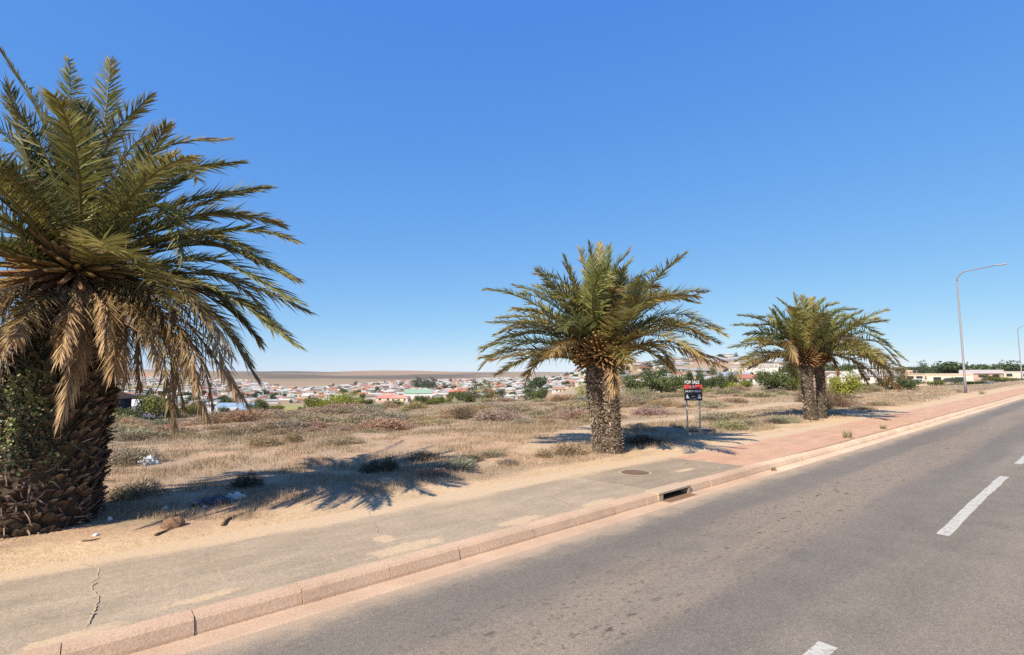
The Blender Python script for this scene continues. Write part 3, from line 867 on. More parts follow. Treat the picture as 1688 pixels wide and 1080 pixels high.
HEARTS_GREEN = [(.115, .155, .044), (.145, .175, .046), (.18, .19, .055), (.085, .125, .052), (.20, .195, .05), (.07, .105, .045)]
K1 = [  # pixel tracks, depth change towards the tip, dryness, yellowness
 ([(104, 320), (70, 200), (4, 88)], -.6, .05, .35), ([(122, 330), (118, 200), (114, 97)], 2.0, .0, .1),
 ([(150, 330), (172, 200), (183, 97)], 1.2, .0, .1), ([(140, 380), (176, 240), (246, 158)], -.5, .05, .3),
 ([(165, 350), (215, 245), (281, 205)], .6, .05, .55), ([(190, 320), (270, 243), (375, 229)], 1.0, .1, .25),
 ([(200, 360), (290, 285), (399, 266)], .4, .0, .1), ([(170, 390), (238, 305), (300, 278), (328, 298)], -1.0, .05, .25),
 ([(210, 390), (310, 332), (424, 315)], .8, .0, .1), ([(220, 400), (338, 352), (458, 364)], .3, .1, .3),
 ([(215, 410), (345, 388), (489, 460)], .0, .0, .15), ([(220, 425), (352, 405), (493, 463)], 1.3, .05, .2),
 ([(225, 440), (360, 432), (501, 502)], -.3, .0, .15), ([(225, 450), (370, 458), (511, 514)], .6, .3, .2),
 ([(225, 455), (360, 480), (492, 570)], -.5, .0, .1), ([(215, 460), (345, 515), (426, 628)], .2, .35, .1),
 ([(210, 462), (330, 525), (392, 654)], -.7, .75, .1), ([(212, 465), (310, 535), (408, 664)], .7, .62, .1),
 ([(200, 465), (290, 560), (344, 690)], -.2, .7, .0), ([(195, 470), (258, 555), (291, 706)], -.4, .62, .0),
 ([(185, 470), (222, 520), (231, 640)], .3, .65, .0), ([(178, 472), (205, 515), (209, 630)], -.2, .95, .2),
 ([(195, 470), (270, 550), (306, 676)], .9, .62, .0), ([(205, 470), (320, 570), (352, 672)], 1.1, .62, .0),
 ([(132, 455), (133, 560), (100, 690)], -1.15, .97, .3), ([(80, 480), (30, 530), (-20, 640)], -1.6, .95, .4),
 ([(90, 465), (20, 480), (-60, 560)], -1.0, .7, .5), ([(60, 440), (-30, 440), (-130, 540)], -.5, .3, .5),
 ([(80, 400), (20, 330), (-60, 250)], -2.0, .0, .15), ([(90, 380), (40, 260), (-40, 180)], -.5, .0, .1),
 ([(70, 420), (0, 360), (-120, 330)], -1.2, .05, .2), ([(60, 430), (-20, 400), (-150, 420)], -2.0, .05, .2),
 ([(160, 440), (200, 420), (262, 470), (285, 510)], -1.7, .05, .35), ([(110, 390), (70, 330), (10, 270)], -1.8, .0, .1),
 ([(150, 430), (165, 400), (178, 415)], -2.4, .0, .3), ([(120, 360), (108, 270), (126, 170)], .4, .02, .5),
 ([(185, 395), (245, 340), (290, 370), (305, 430)], -1.2, .0, .2), ([(200, 380), (280, 310), (362, 268)], 1.8, .0, .1),
 ([(215, 420), (330, 400), (440, 432)], .9, .05, .2), ([(220, 455), (330, 470), (430, 560)], 1.2, .1, .1),
 ([(205, 470), (300, 545), (330, 640)], -.9, .8, .1), ([(210, 450), (290, 470), (350, 540)], -1.4, .4, .2),
 ([(215, 470), (340, 510), (415, 600)], .9, .4, .1),
 ([(222, 462), (380, 490), (470, 545)], 1.6, .2, .1),
 ([(155, 480), (176, 510), (172, 575)], -1.2, .97, .2), ([(170, 480), (196, 530), (188, 615)], -1.0, .8, .1),
 ([(95, 478), (52, 505), (22, 560)], -1.6, .62, .6), ([(185, 480), (232, 520), (262, 600)], -1.1, .8, .1), ([(120, 488), (112, 530), (98, 590)], -1.4, .97, .2),
 ([(70, 470), (10, 500), (-40, 600)], -1.3, .7, .5), ([(200, 478), (262, 520), (312, 610)], -.6, .75, .1), ([(212, 470), (330, 508), (385, 590)], -.9, .62, .2),
]
def occl1(az, el):   # leave the corridor to the viewpoint free of leaves that would wrap the lens
    d = abs((az + R(47) + math.pi) % (2 * math.pi) - math.pi)
    return d < R(40) and el < R(30)
def occl2(az, el):   # the sunny side keeps its low leaves short of the trunk
    d = abs((az + R(128) + math.pi) % (2 * math.pi) - math.pi)
    return d < R(50) and el < R(30)
r1, h1 = palm('largest palm, with ivy climbing its stout dark trunk', 8.3,
     [([(50, 884), (70, 790), (90, 700), (110, 609), (119, 535), (122, 485)], [.86, .77, .69, .69, .68, .5], 0, (128, 440))],
     None, .78, K1, 42, 3.3, .47, 112, 11, .14, 8, occl1, .13, 1700, hues=HEARTS_GREEN, ceil=95, heart_l=.5, slim=lambda x: .62 if x > 330 else .86, short=lambda az: .72 if math.cos(az - R(150)) > .3 else 1.)
# ivy on the upper trunk, a part of the first palm
r_ = np.random.default_rng(5); V, T_, Cc = [], [], []
pth = [at(78, 760, 8.3), at(104, 640, 8.3), at(119, 520, 8.3)]
for k in range(9000):
    f = r_.random() ** .9; i = 0 if f < .5 else 1; t = (f - .5 * i) * 2
    c = np.array(pth[i].lerp(pth[i + 1], t)); c[2] += -.25
    a = R(-100) + r_.normal(0, .75) - .35
    if vnoise(a * 2.2, f * 5, 8) < .33: continue
    rad = .70 + abs(r_.normal(0, .09)) + .12 * vnoise(a * 3, f * 7, 4)
    p = c + np.array([math.cos(a) * rad, math.sin(a) * rad, r_.normal(0, .03)])
    s = .012 + .020 * r_.random() ** 2; n1 = r_.normal(0, 1, 3); n1[2] -= .5; n1 /= np.linalg.norm(n1)
    n2 = np.cross(n1, [math.cos(a) + r_.normal(0, .4), math.sin(a) + r_.normal(0, .4), .3 + r_.normal(0, .4)]); n2 /= np.linalg.norm(n2)
    o0 = len(V); V += [p - n1 * s, p + n2 * s * .8, p + n1 * s * 1.2, p - n2 * s * .8]; T_.append((o0, o0 + 1, o0 + 2, o0 + 3))
    cl = (np.array([.040, .052, .018]) if vnoise(a * 2.6, f * 6, 14) < .74 else np.array([.15, .175, .045])) * (.7 + .6 * r_.random())
    Cc += [cl] * 4
o = obj('ivy', np_mesh('ivy', np.array(V), quads=np.array(T_), col=np.array(Cc)), M['ivy'], r1); o.matrix_parent_inverse = Matrix.Translation(-r1.location)

OLIVE = [(.225, .255, .070), (.285, .270, .07), (.150, .205, .068), (.34, .285, .085), (.12, .175, .07), (.19, .235, .07), (.10, .15, .06)]
def zk(L, o, sc):   # pixel tracks read from an enlargement of the photograph
    return [([(o[0] + x / sc, o[1] + y / sc) for x, y in pts], *rest) for pts, *rest in L]
K2 = zk([
 ([(510, 400), (450, 240), (405, 118)], .3, .05, .4), ([(530, 330), (505, 180), (478, 82)], -.4, .1, .45), ([(545, 330), (535, 170), (520, 58)], .2, .0, .3),
 ([(560, 330), (563, 180), (560, 60)], 1.2, .0, .1), ([(580, 330), (590, 180), (603, 70)], .8, .0, .1), ([(600, 340), (630, 180), (692, 92)], -.3, .0, .35),
 ([(610, 360), (650, 220), (702, 128)], 1.0, .0, .2), ([(620, 390), (690, 240), (800, 180)], .3, .0, .25), ([(630, 420), (710, 270), (822, 245)], -.8, .1, .7),
 ([(650, 430), (790, 290), (1000, 322)], .4, .0, .25), ([(650, 450), (800, 320), (920, 300)], -.8, .05, .5), ([(670, 470), (880, 370), (1102, 436)], .6, .15, .4),
 ([(670, 490), (860, 410), (1096, 498)], -.2, .0, .2), ([(680, 500), (860, 430), (960, 440), (1040, 480)], -1.2, .1, .6), ([(680, 530), (850, 490), (1000, 540), (1120, 580)], .3, .75, .3),
 ([(690, 560), (850, 510), (1000, 560), (1130, 610)], 1.0, .62, .3), ([(670, 560), (770, 510), (850, 545), (885, 615)], -1.0, .2, .8), ([(640, 560), (720, 520), (820, 560), (880, 620)], -1.5, .1, .6),
 ([(600, 580), (620, 620), (628, 712)], -.9, .95, .4), ([(590, 560), (650, 530), (690, 590)], -1.6, .3, .6),
 ([(500, 400), (400, 230), (275, 192)], .4, .1, .15), ([(490, 430), (340, 300), (185, 243)], .0, .15, .15), ([(480, 430), (430, 310), (360, 290)], -1.5, .0, .1),
 ([(470, 470), (330, 380), (190, 348)], -.6, .35, .4), ([(460, 470), (280, 390), (112, 388)], .6, .1, .1), ([(460, 480), (270, 420), (70, 408)], .2, .15, .2),
 ([(450, 500), (300, 450), (180, 472)], 1.0, .1, .1), ([(450, 530), (220, 490), (35, 520)], .2, .1, .1), ([(450, 545), (230, 530), (30, 566)], .8, .2, .15),
 ([(450, 555), (250, 550), (65, 578)], -.4, .5, .3), ([(460, 565), (260, 560), (100, 640)], .0, .35, .1), ([(465, 570), (330, 570), (230, 640)], .6, .3, .1),
 ([(520, 480), (440, 400), (400, 440)], -1.8, .0, .15), ([(540, 420), (520, 300), (540, 210)], -1.2, .0, .3), ([(560, 440), (600, 300), (630, 260)], -1.4, .3, .7),
 ([(600, 440), (720, 330), (840, 300)], -1.3, .05, .5), ([(500, 500), (400, 500), (330, 560)], -1.5, .6, .3),
], (780, 380), 2.7)
palm('middle palm with a thick ragged trunk, just left of the sale board', 15.6,
     [([(992, 748), (987, 690), (981, 640), (985, 588)], [.27, .235, .23, .26, .30, .30], .05, (986, 583)), ([(1012, 746), (1008, 690), (1004, 640), (994, 588)], [.28, .25, .24, .25, .30, .30], -.05, (993, 583))], None, .60, K2, 50, 3.6, .54, 100, 23, .30, 0, occl2, .085, 620, hues=OLIVE, ceil=402, avoid=(1095, 590, 1190, 700), wide=1.35, barkl=(.46, .37, .28), dark=(.11, .082, .06), span=76)

K3 = zk([
 ([(480, 430), (410, 310), (345, 242)], .3, .0, .25, 0), ([(490, 400), (455, 300), (430, 216)], .5, .05, .2, 0), ([(500, 400), (485, 310), (477, 228)], -.3, .1, .3, 0),
 ([(515, 400), (515, 320), (530, 236)], .8, .0, .1, 1), ([(535, 400), (550, 290), (592, 240)], .2, .0, .3, 1), ([(550, 420), (590, 300), (668, 266)], -.3, .0, .4, 1),
 ([(560, 440), (640, 320), (765, 297)], .5, .0, .15, 1), ([(570, 460), (680, 340), (800, 378)], -.5, .0, .3, 1), ([(580, 470), (740, 380), (915, 436)], .6, .0, .2, 1),
 ([(590, 500), (820, 430), (1050, 582)], .3, .0, .25, 1), ([(590, 520), (860, 470), (1040, 640)], 1.0, .1, .4, 1), ([(590, 530), (850, 540), (1060, 680)], -.3, .3, .6, 1),
 ([(590, 550), (820, 560), (1005, 735)], -.6, .5, .6, 1), ([(580, 550), (740, 570), (830, 700)], -1.2, .2, .3, 1), ([(570, 560), (630, 560), (670, 645)], -1.0, .75, .4, 1),
 ([(580, 500), (730, 460), (840, 530)], -1.2, .05, .7, 1), ([(470, 450), (340, 350), (205, 344)], .3, .1, .2, 0), ([(460, 470), (320, 390), (170, 388)], .7, .0, .1, 0),
 ([(460, 480), (310, 430), (165, 430)], -.3, .0, .15, 0), ([(450, 490), (300, 460), (160, 472)], .5, .0, .1, 0), ([(450, 520), (250, 490), (75, 508)], .0, .1, .25, 0),
 ([(450, 540), (270, 540), (110, 580)], .5, .3, .2, 0), ([(450, 550), (300, 550), (150, 600)], -.4, .55, .4, 0), ([(460, 560), (320, 560), (180, 620)], .9, .5, .3, 0),
 ([(440, 470), (380, 420), (300, 300)], .8, .0, .1, 0), ([(470, 500), (400, 470), (440, 580)], -1.3, .7, .3, 0), ([(600, 540), (800, 600), (930, 720)], .6, .65, .4, 1),
 ([(600, 530), (800, 500), (960, 640)], -.8, .3, .7, 1), ([(590, 520), (760, 500), (900, 600)], -1.4, .1, .8, 1),
], (1180, 420), 3.323)
palm('small far palm dividing into two slim trunks', 25.6,
     [([(1337, 690), (1333, 655), (1330, 625), (1329, 594)], [.32, .27, .26, .27, .29, .26], -.25, (1329, 592)),
      ([(1353, 688), (1353, 655), (1352, 625), (1347, 592)], [.24, .21, .20, .21, .23, .22], .6, (1346, 590))], None, .50, K3, 50, 4.0, .58, 90, 37, .34, 0, occl2, .085, 420, hues=OLIVE, ceil=484, wide=1.7, barkl=(.42, .335, .255), dark=(.10, .075, .055), span=78)

# ------------------------------------------------------------------ sale board
def font_mesh(body, size, depth=.0015):
    cu = bpy.data.curves.new('text', 'FONT'); cu.body = body; cu.size = size; cu.extrude = depth; cu.align_x = 'CENTER'; cu.align_y = 'CENTER'
    t = bpy.data.objects.new('text', cu); COL.objects.link(t)
    dg = bpy.context.evaluated_depsgraph_get()
    me = bpy.data.meshes.new_from_object(t.evaluated_get(dg))
    bpy.data.objects.remove(t); return me
pb = ground_hit(1145, 719)
sg = empty('sale_board', pb); tag(sg, 'black and red for sale board on two pale posts', 'sign')
sc = pb.y / F
bw, bh = 30 * sc, 34 * sc
zt = at(1144, 626, pb.y).z - pb.z; zb = zt - bh
sg.rotation_euler = (0, 0, R(3))
bm = bmesh.new(); bx(bm, (0, 0, (zt + zb) / 2), (bw, .018, bh)); bm_obj('board', bm, M['black'], sg, bevel=.003)
bm = bmesh.new(); bx(bm, (0, -.0125, zt - bh * .34), (bw * 1.02, .006, bh * .19)); rb = bm_obj('red_band', bm, M['red'], sg)
me = font_mesh('FOR SALE', .17); me.transform(Matrix.Rotation(math.pi / 2, 4, 'X'))
o = obj('lettering', me, M['white'], sg)
xs = [v.co.x for v in me.vertices]; k = bw * .80 / (max(xs) - min(xs)); zs = [v.co.z for v in me.vertices]; kz = bh * .155 / (max(zs) - min(zs))
o.scale = (k, 1, kz); o.location = (-bw * .06, -.0112, zt - bh * .13)
def bars(name, z0, hgt, x0, x1, nb, y, parent, seed):
    r_ = np.random.default_rng(seed); bm = bmesh.new(); w = (x1 - x0) / nb
    for k in range(nb):
        cx_ = x0 + (k + .5) * w; hh = hgt * (.85 + .15 * r_.random())
        bx(bm, (cx_ - w * .26, y, z0), (w * .26, .002, hh))
        bx(bm, (cx_ + .05 * w, y - .0002, z0 + hh * (r_.random() - .5) * .7), (w * .42, .002, hh * .22))
        if r_.random() < .7: bx(bm, (cx_ + w * .24, y - .0004, z0), (w * .2, .002, hh))
    return bm_obj(name, bm, M['white'], parent)
bars('band_lettering', zt - bh * .34, bh * .10, -bw * .18, bw * .16, 4, -.017, rb, 3)
bars('small_lettering', zt - bh * .555, bh * .10, -bw * .44, bw * .42, 12, -.0105, sg, 4)
for sx in (-1, 1):
    bm = bmesh.new(); cx_ = sx * bw * .33
    bx(bm, (cx_, -.0105, zt - bh * .75), (bw * .07, .002, bh * .10)); bx(bm, (cx_, -.0107, zt - bh * .86), (bw * .20, .002, bh * .085)); bx(bm, (cx_, -.0109, zt - bh * .815), (bw * .13, .002, bh * .03))
    bm_obj('contact_mark', bm, M['white'], sg)
bars('number_lettering', zt - bh * .80, bh * .05, -bw * .1, bw * .1, 4, -.0105, sg, 6)
bars('number_lettering', zt - bh * .93, bh * .05, -bw * .18, bw * .18, 8, -.0105, sg, 7)
for sx in (-1, 1):
    bm = bmesh.new(); tube(bm, [(sx * bw * .34, .035, -.1), (sx * bw * .35, .035, .9), (sx * bw * .36, .036, zt - .02)], [.031, .030, .030], 8)
    bm_obj('post', bm, M['post'], sg, smooth=True)

# ------------------------------------------------------------------ street lamps
def lamp(px, py, Yd, top_py, label):
    b = at(px, py, Yd); b.z = hz(b.x, b.y)
    zt = at(px - 8, top_py, Yd).z - b.z
    root = empty('street_lamp', b); tag(root, label, 'street lamp', 'street lamps beside the footpath')
    ax, ay = .74, -.66
    bm = bmesh.new(); pz = zt - 1.1
    tube(bm, [(0, 0, -.1), (0, 0, 1.6), (0, 0, 1.62), (0, 0, pz)], [.115, .11, .095, .07], 12)
    bm_obj('pole', bm, M['galv'], root, smooth=True)
    bm = bmesh.new(); P = []
    for k in range(9):
        a = k / 8 * R(80); P.append((ax * (.9 * (1 - math.cos(a))), ay * (.9 * (1 - math.cos(a))), pz - .01 + .95 * math.sin(a)))
    P.append((ax * 2.9, ay * 2.9, zt + .1)); 
    tube(bm, P, [.062] * 8 + [.055, .045], 10); bm_obj('arm', bm, M['galv'], root, smooth=True)
    bm = bmesh.new(); q = [(ax * 2.8, ay * 2.8, zt + .11), (ax * 3.0, ay * 3.0, zt + .12), (ax * 3.3, ay * 3.3, zt + .13), (ax * 3.75, ay * 3.75, zt + .145), (ax * 3.85, ay * 3.85, zt + .15)]
    tube(bm, q, [.05, .10, .13, .11, .04], 10)
    for v in bm.verts: v.co.z = (v.co.z - zt - .13) * .55 + zt + .13
    bm_obj('lamp_head', bm, M['lamp'], root, smooth=True)
lamp(1592, 645, 52, 446, 'tall grey street lamp nearest the small twin trunk palm')
lamp(1685, 628, 104, 537, 'far street lamp half cut off at the edge of the view')

# ------------------------------------------------------------------ leafy things
def leaf_cloud(nleaf, lobes, size, cols, seed, flat=.75, dens=.55):
    """leaf-sized quads through a cluster of lobes (unit dome, base z=0)"""
    r_ = np.random.default_rng(seed); lob = np.array(lobes); wts = lob[:, 3] ** 2; wts = wts / wts.sum()
    k = r_.choice(len(lob), nleaf, p=wts); d = r_.normal(0, 1, (nleaf, 3)); d /= np.linalg.norm(d, axis=1)[:, None]
    rad = r_.random(nleaf) ** dens
    lump = 1 + .28 * (vnoise(d[:, 0] * 3 + k * 7, d[:, 1] * 3 + d[:, 2] * 2, seed) - .5) * 2
    p = lob[k, :3] + d * (rad * lob[k, 3] * lump)[:, None] * np.array([1, 1, flat])
    p[:, 2] = np.maximum(p[:, 2], .01 + .05 * r_.random(nleaf))
    n1 = r_.normal(0, 1, (nleaf, 3)); n1 /= np.linalg.norm(n1, axis=1)[:, None]
    n2 = np.cross(n1, d + r_.normal(0, .7, (nleaf, 3))); n2 /= np.maximum(np.linalg.norm(n2, axis=1), 1e-6)[:, None]
    qz = np.quantile(p[:, 2], .985); qx = np.quantile(np.abs(p[:, :2]), .975); p = p / np.array([qx, qx, qz])
    s = size * (.6 + .8 * r_.random(nleaf))[:, None]
    V = np.concatenate([p - n1 * s, p + n2 * s * .6, p + n1 * s, p - n2 * s * .6]); i = np.arange(nleaf)
    c = np.array(cols)[r_.integers(len(cols), size=nleaf)] * (.75 + .5 * r_.random(nleaf))[:, None]
    c = c * (.8 + .4 * vnoise(p[:, 0] * 4, p[:, 2] * 4 + p[:, 1] * 3, seed + 3))[:, None]
    return V, np.stack([i, i + nleaf, i + 2 * nleaf, i + 3 * nleaf], -1), np.tile(c, (4, 1))
def lobes_round(seed, n=9, spread=.55, r0=.42, zmin=.12, zmax=.62):
    r_ = np.random.default_rng(seed)
    L = []
    for k in range(n):
        a = k * 2.4 + r_.random(); q = spread * math.sqrt(r_.random())
        L.append((q * math.cos(a), q * math.sin(a), zmin + (zmax - zmin) * r_.random(), r0 * (.65 + .5 * r_.random())))
    return L
GREEN_C = [(.085, .11, .035), (.11, .13, .045), (.07, .09, .03), (.13, .14, .06)]
bush_me = []
for k in range(6):
    V, Q, C = leaf_cloud(3800, lobes_round(k + 40, 10, .6, .40), .046, GREEN_C, k + 1)
    bush_me.append(np_mesh('bush', V, quads=Q, col=C))
V, Q, C = leaf_cloud(6500, [(0, 0, .42, .58), (-.55, 0, .32, .42), (.55, 0, .32, .42), (-.25, .2, .45, .5), (.28, -.1, .45, .5), (.8, .05, .2, .26), (-.8, 0, .2, .26)], .026, GREEN_C, 77, .85)
round_me = np_mesh('bush', V, quads=Q, col=C)
tall_me = []
for k in range(3):
    r_ = np.random.default_rng(k + 9)
    L = [(r_.normal(0, .12), r_.normal(0, .12), .15 + .75 * j / 9, .24 * (1 - .4 * j / 9)) for j in range(10)]
    V, Q, C = leaf_cloud(2600, L, .03, GREEN_C, k + 60, 1.0); tall_me.append(np_mesh('bush', V, quads=Q, col=C))
def stem_mesh(seed, n=7):
    r_ = np.random.default_rng(seed); bm = bmesh.new()
    for k in range(n):
        a = r_.random() * 6.28; q = .15 + .4 * r_.random()
        tube(bm, [(0, 0, -.04), (q * .3 * math.cos(a), q * .3 * math.sin(a), .25), (q * math.cos(a), q * math.sin(a), .55 + .15 * r_.random())], [.022, .016, .006], 5, False)
    me = bpy.data.meshes.new('stem'); bm.to_mesh(me); bm.free(); return me
stem_me = stem_mesh(3)

ORD = ['', 'second', 'third', 'fourth', 'fifth', 'sixth', 'seventh', 'eighth', 'ninth', 'tenth', 'eleventh', 'twelfth', 'thirteenth', 'fourteenth', 'fifteenth', 'sixteenth', 'seventeenth', 'eighteenth', 'nineteenth', 'twentieth']
ORD += ['twenty-' + ('first second third fourth fifth sixth seventh eighth ninth'.split()[i]) for i in range(9)] + ['thirtieth'] + ['thirty-' + ('first second third fourth fifth sixth seventh eighth ninth'.split()[i]) for i in range(9)]
def ordinal_labels(items):
    """items: (obj, phrase, sort key); a look shared by several is told apart by its order in the view"""
    d = {}
    for o, ph, k in items: d.setdefault(ph, []).append((k, o))
    for ph, L in d.items():
        L.sort(key=lambda t: t[0])
        for i, (k, o) in enumerate(L):
            if len(L) == 1: o['label'] = ph
            elif i == 0: o['label'] = 'leftmost ' + ph
            elif i == len(L) - 1: o['label'] = 'rightmost ' + ph
            elif i < len(ORD): o['label'] = ORD[i] + ' from left, ' + ph
            else: o['label'] = ph

def bush(px, y_top, y_base, wpx, Yd, me, tint, label, depth_k=1., cat='bush', group='bushes at the edge of the field'):
    b = at(px, y_base, Yd); g_ = hz(b.x, b.y)
    zt = at(px, y_top, Yd).z
    w = wpx * Yd / F / 2; h = max(zt - g_, .4)
    o = obj('bush', me, M['leaf']); o.location = (b.x, b.y, g_ - .03); o.scale = (w, w * depth_k, h); o.rotation_euler = (0, 0, 0)
    o.color = (*tint, 1); tag(o, label, cat, group)
    st = obj('stem', stem_me, M['bark'], o)
    return o
GR, OL, DK, YL = (1, 1, 1), (1.5, 1.3, .9), (.6, .68, .65), (2.3, 2.05, .95)
BUSH = [
 (210, 670, 697, 42, 50, 0, GR, 'low green bush right of the big palm trunk'), (258, 652, 690, 58, 54, 1, OL, 'bigger yellow-green bush, second right of the big palm trunk'),
 (318, 667, 686, 28, 58, 2, OL, 'small olive bush under the longest hanging brown fronds'), (369, 670, 680, 16, 62, 3, DK, 'tiny dark bush left of the blue roof'),
 (425, 659, 684, 34, 58, 4, GR, 'round green bush just right of the blue roof'), (456, 668, 684, 20, 60, 5, OL, 'small brownish bush left of the yellow-green field'),
 (498, 670, 679, 10, 66, 0, DK, 'tiny dark shrub at the right end of the yellow-green field'), (519, 656, 676, 34, 66, 1, OL, 'olive bush touching the left side of the wide rounded bush'),
 (566, 646, 675, 76, 65, 'round', YL, 'wide rounded olive-green bush on the crest of the field'), (604, 659, 674, 24, 65, 2, DK, 'dark green bush touching the right side of the wide rounded bush'),
 (650, 659, 676, 26, 66, 3, GR, 'lone small green bush on the crest below the pink roofs'), (691, 653, 670, 28, 68, 4, DK, 'dark bush left end of the middle hedge clump'),
 (714, 655, 669, 28, 68, 5, OL, 'olive bush in the middle of the hedge clump'), (735, 653, 668, 24, 69, 0, OL, 'yellow-green bush at right end of the middle hedge clump'),
 (765, 645, 666, 30, 68, 1, GR, 'low bush on the left of the tall thicket'), (783, 625, 664, 22, 69, 't0', DK, 'tall narrow grey-green bush in the thicket'),
 (806, 630, 663, 32, 68, 't1', OL, 'tall broad bush on the right of the thicket'), (868, 634, 659, 24, 69, 't2', DK, 'upright dark bush behind the left palm fronds of the middle palm'),
 (890, 641, 659, 28, 68, 2, GR, 'bright green bush halfway between thicket and middle palm'), (960, 630, 653, 20, 70, 't0', YL, 'light green bush touching the left edge of the middle palm trunk'),
 (1056, 617, 649, 62, 66, 3, GR, 'broad green bush right of the middle palm trunk'), (1090, 628, 650, 36, 67, 4, DK, 'dark green bush between the broad bush and the sale board'),
 (1114, 617, 661, 42, 58, 5, GR, 'tall green bush touching the left edge of the sale board'), (1147, 611, 640, 30, 74, 0, DK, 'dark bush rising behind the top of the sale board'),
 (1164, 640, 660, 24, 60, 1, YL, 'light green bush touching the right edge of the sale board'), (1172, 622, 643, 30, 72, 2, DK, 'dark brownish bush right of the sale board top'),
 (1198, 614, 643, 34, 74, 3, GR, 'grey-green bush midway between sale board and small palm'), (1214, 630, 644, 30, 72, 4, YL, 'low yellowish bush on the bank left of the small palm'),
 (1231, 626, 641, 18, 72, 5, OL, 'small olive bush alone on the bank left of the small palm'), (1276, 612, 653, 52, 56, 1, GR, 'large green bush left of the small twin trunk palm'),
 (1308, 613, 652, 34, 57, 2, OL, 'yellow-green bush touching the left trunk of the small palm'), (1390, 618, 657, 44, 44, 3, YL, 'yellowish bush right of the small twin trunk palm'),
 (1420, 632, 646, 40, 60, 5, OL, 'low green shrub beneath the right fronds of the small palm'), (1478, 622, 643, 48, 60, 0, DK, 'dark low bush at the right tip of the small palm fronds'),
 (1500, 626, 641, 34, 84, 1, DK, 'dark low bush left end of the tan wall by the cream building'), (1545, 627, 640, 26, 88, 2, OL, 'olive bush leaning on the tan wall by the cream building'), (1575, 622, 640, 22, 86, 't2', DK, 'upright brownish bush just left of the nearer lamp pole'),
 (1606, 628, 641, 30, 80, 3, DK, 'low dark bush just right of the nearer lamp pole'), (1655, 622, 636, 30, 96, 5, OL, 'reddish olive bush by the kerb of the far grey road'), (1680, 624, 634, 26, 110, 1, DK, 'low dark bush at the right edge under the far lamp'),
 (1634, 617, 628, 20, 118, 4, DK, 'dark clipped bush beside the far grey road'),
]
for px, yt, yb, w, Yd, k, tint, lb in BUSH:
    me = round_me if k == 'round' else (tall_me[int(k[1])] if isinstance(k, str) else bush_me[k])
    bush(px, yt, yb, w * (1.15 if isinstance(k, str) and k[0] == 't' else 1.05), Yd, me, tint, lb)

# dry shrubs in the field
def twig_dome(n, seed, cols, width=.012, length=.16, hgt=.8):
    r_ = np.random.default_rng(seed); d = r_.normal(0, 1, (n, 3)); d[:, 2] = np.abs(d[:, 2]) + .05; d /= np.linalg.norm(d, axis=1)[:, None]
    rad = r_.random(n) ** .5 * (1 + .35 * (vnoise(d[:, 0] * 2.5 + 9, d[:, 1] * 2.5 + d[:, 2] * 2, seed) - .5) * 2)
    p = d * rad[:, None] * np.array([1, 1, hgt])
    dr_ = d * .7 + r_.normal(0, .55, (n, 3)); dr_[:, 2] = np.abs(dr_[:, 2]) * .7 + .15; dr_ /= np.linalg.norm(dr_, axis=1)[:, None]
    L = length * (.5 + r_.random(n)); tip = p + dr_ * L[:, None]; p0 = p - dr_ * (L * .4)[:, None]; p0[:, 2] = np.maximum(p0[:, 2], -.05)
    wv = np.cross(dr_, r_.normal(0, 1, (n, 3))); wv /= np.linalg.norm(wv, axis=1)[:, None]; w = width * (.5 + r_.random(n))
    V = np.concatenate([p0 - wv * w[:, None], p0 + wv * w[:, None], tip]); i = np.arange(n)
    c = np.array(cols)[r_.integers(len(cols), size=n)] * (.7 + .6 * r_.random(n))[:, None]
    return np_mesh('dry_shrub', V, tris=np.stack([i, i + n, i + 2 * n], -1), col=np.tile(c, (3, 1)))
DRYC = [(.27, .218, .155), (.33, .268, .18), (.22, .18, .13), (.36, .295, .195), (.25, .213, .145)]
shrub_me = [twig_dome(3600, 100 + k, DRYC, .011, .16) for k in range(5)]
loose_me = [twig_dome(1300, 200 + k, [(.13, .10, .07), (.20, .15, .10), (.17, .12, .085)], .010, .30, 1.0) for k in range(2)]
items = []
def shrub(px, py, wpx, hpx, me, tint, label=None, cat='shrub'):
    g_ = ground_hit(px, py); k = g_.y / F
    o = obj('dry_shrub', me, M['twig']); o.location = (g_.x, g_.y + wpx * k * .3, hz(g_.x, g_.y + wpx * k * .3) - .04)
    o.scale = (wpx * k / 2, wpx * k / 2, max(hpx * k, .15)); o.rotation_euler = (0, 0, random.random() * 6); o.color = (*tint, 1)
    tag(o, label, cat, 'dry shrubs in the vacant field'); return o
B1, PK, GY, OLV, DRK = (1.0, .96, .92), (1.05, .95, .90), (.92, .92, .92), (1.02, .93, .80), (.42, .40, .42)  # DRK: dark shrubs, some with the palms' shade put into the tint
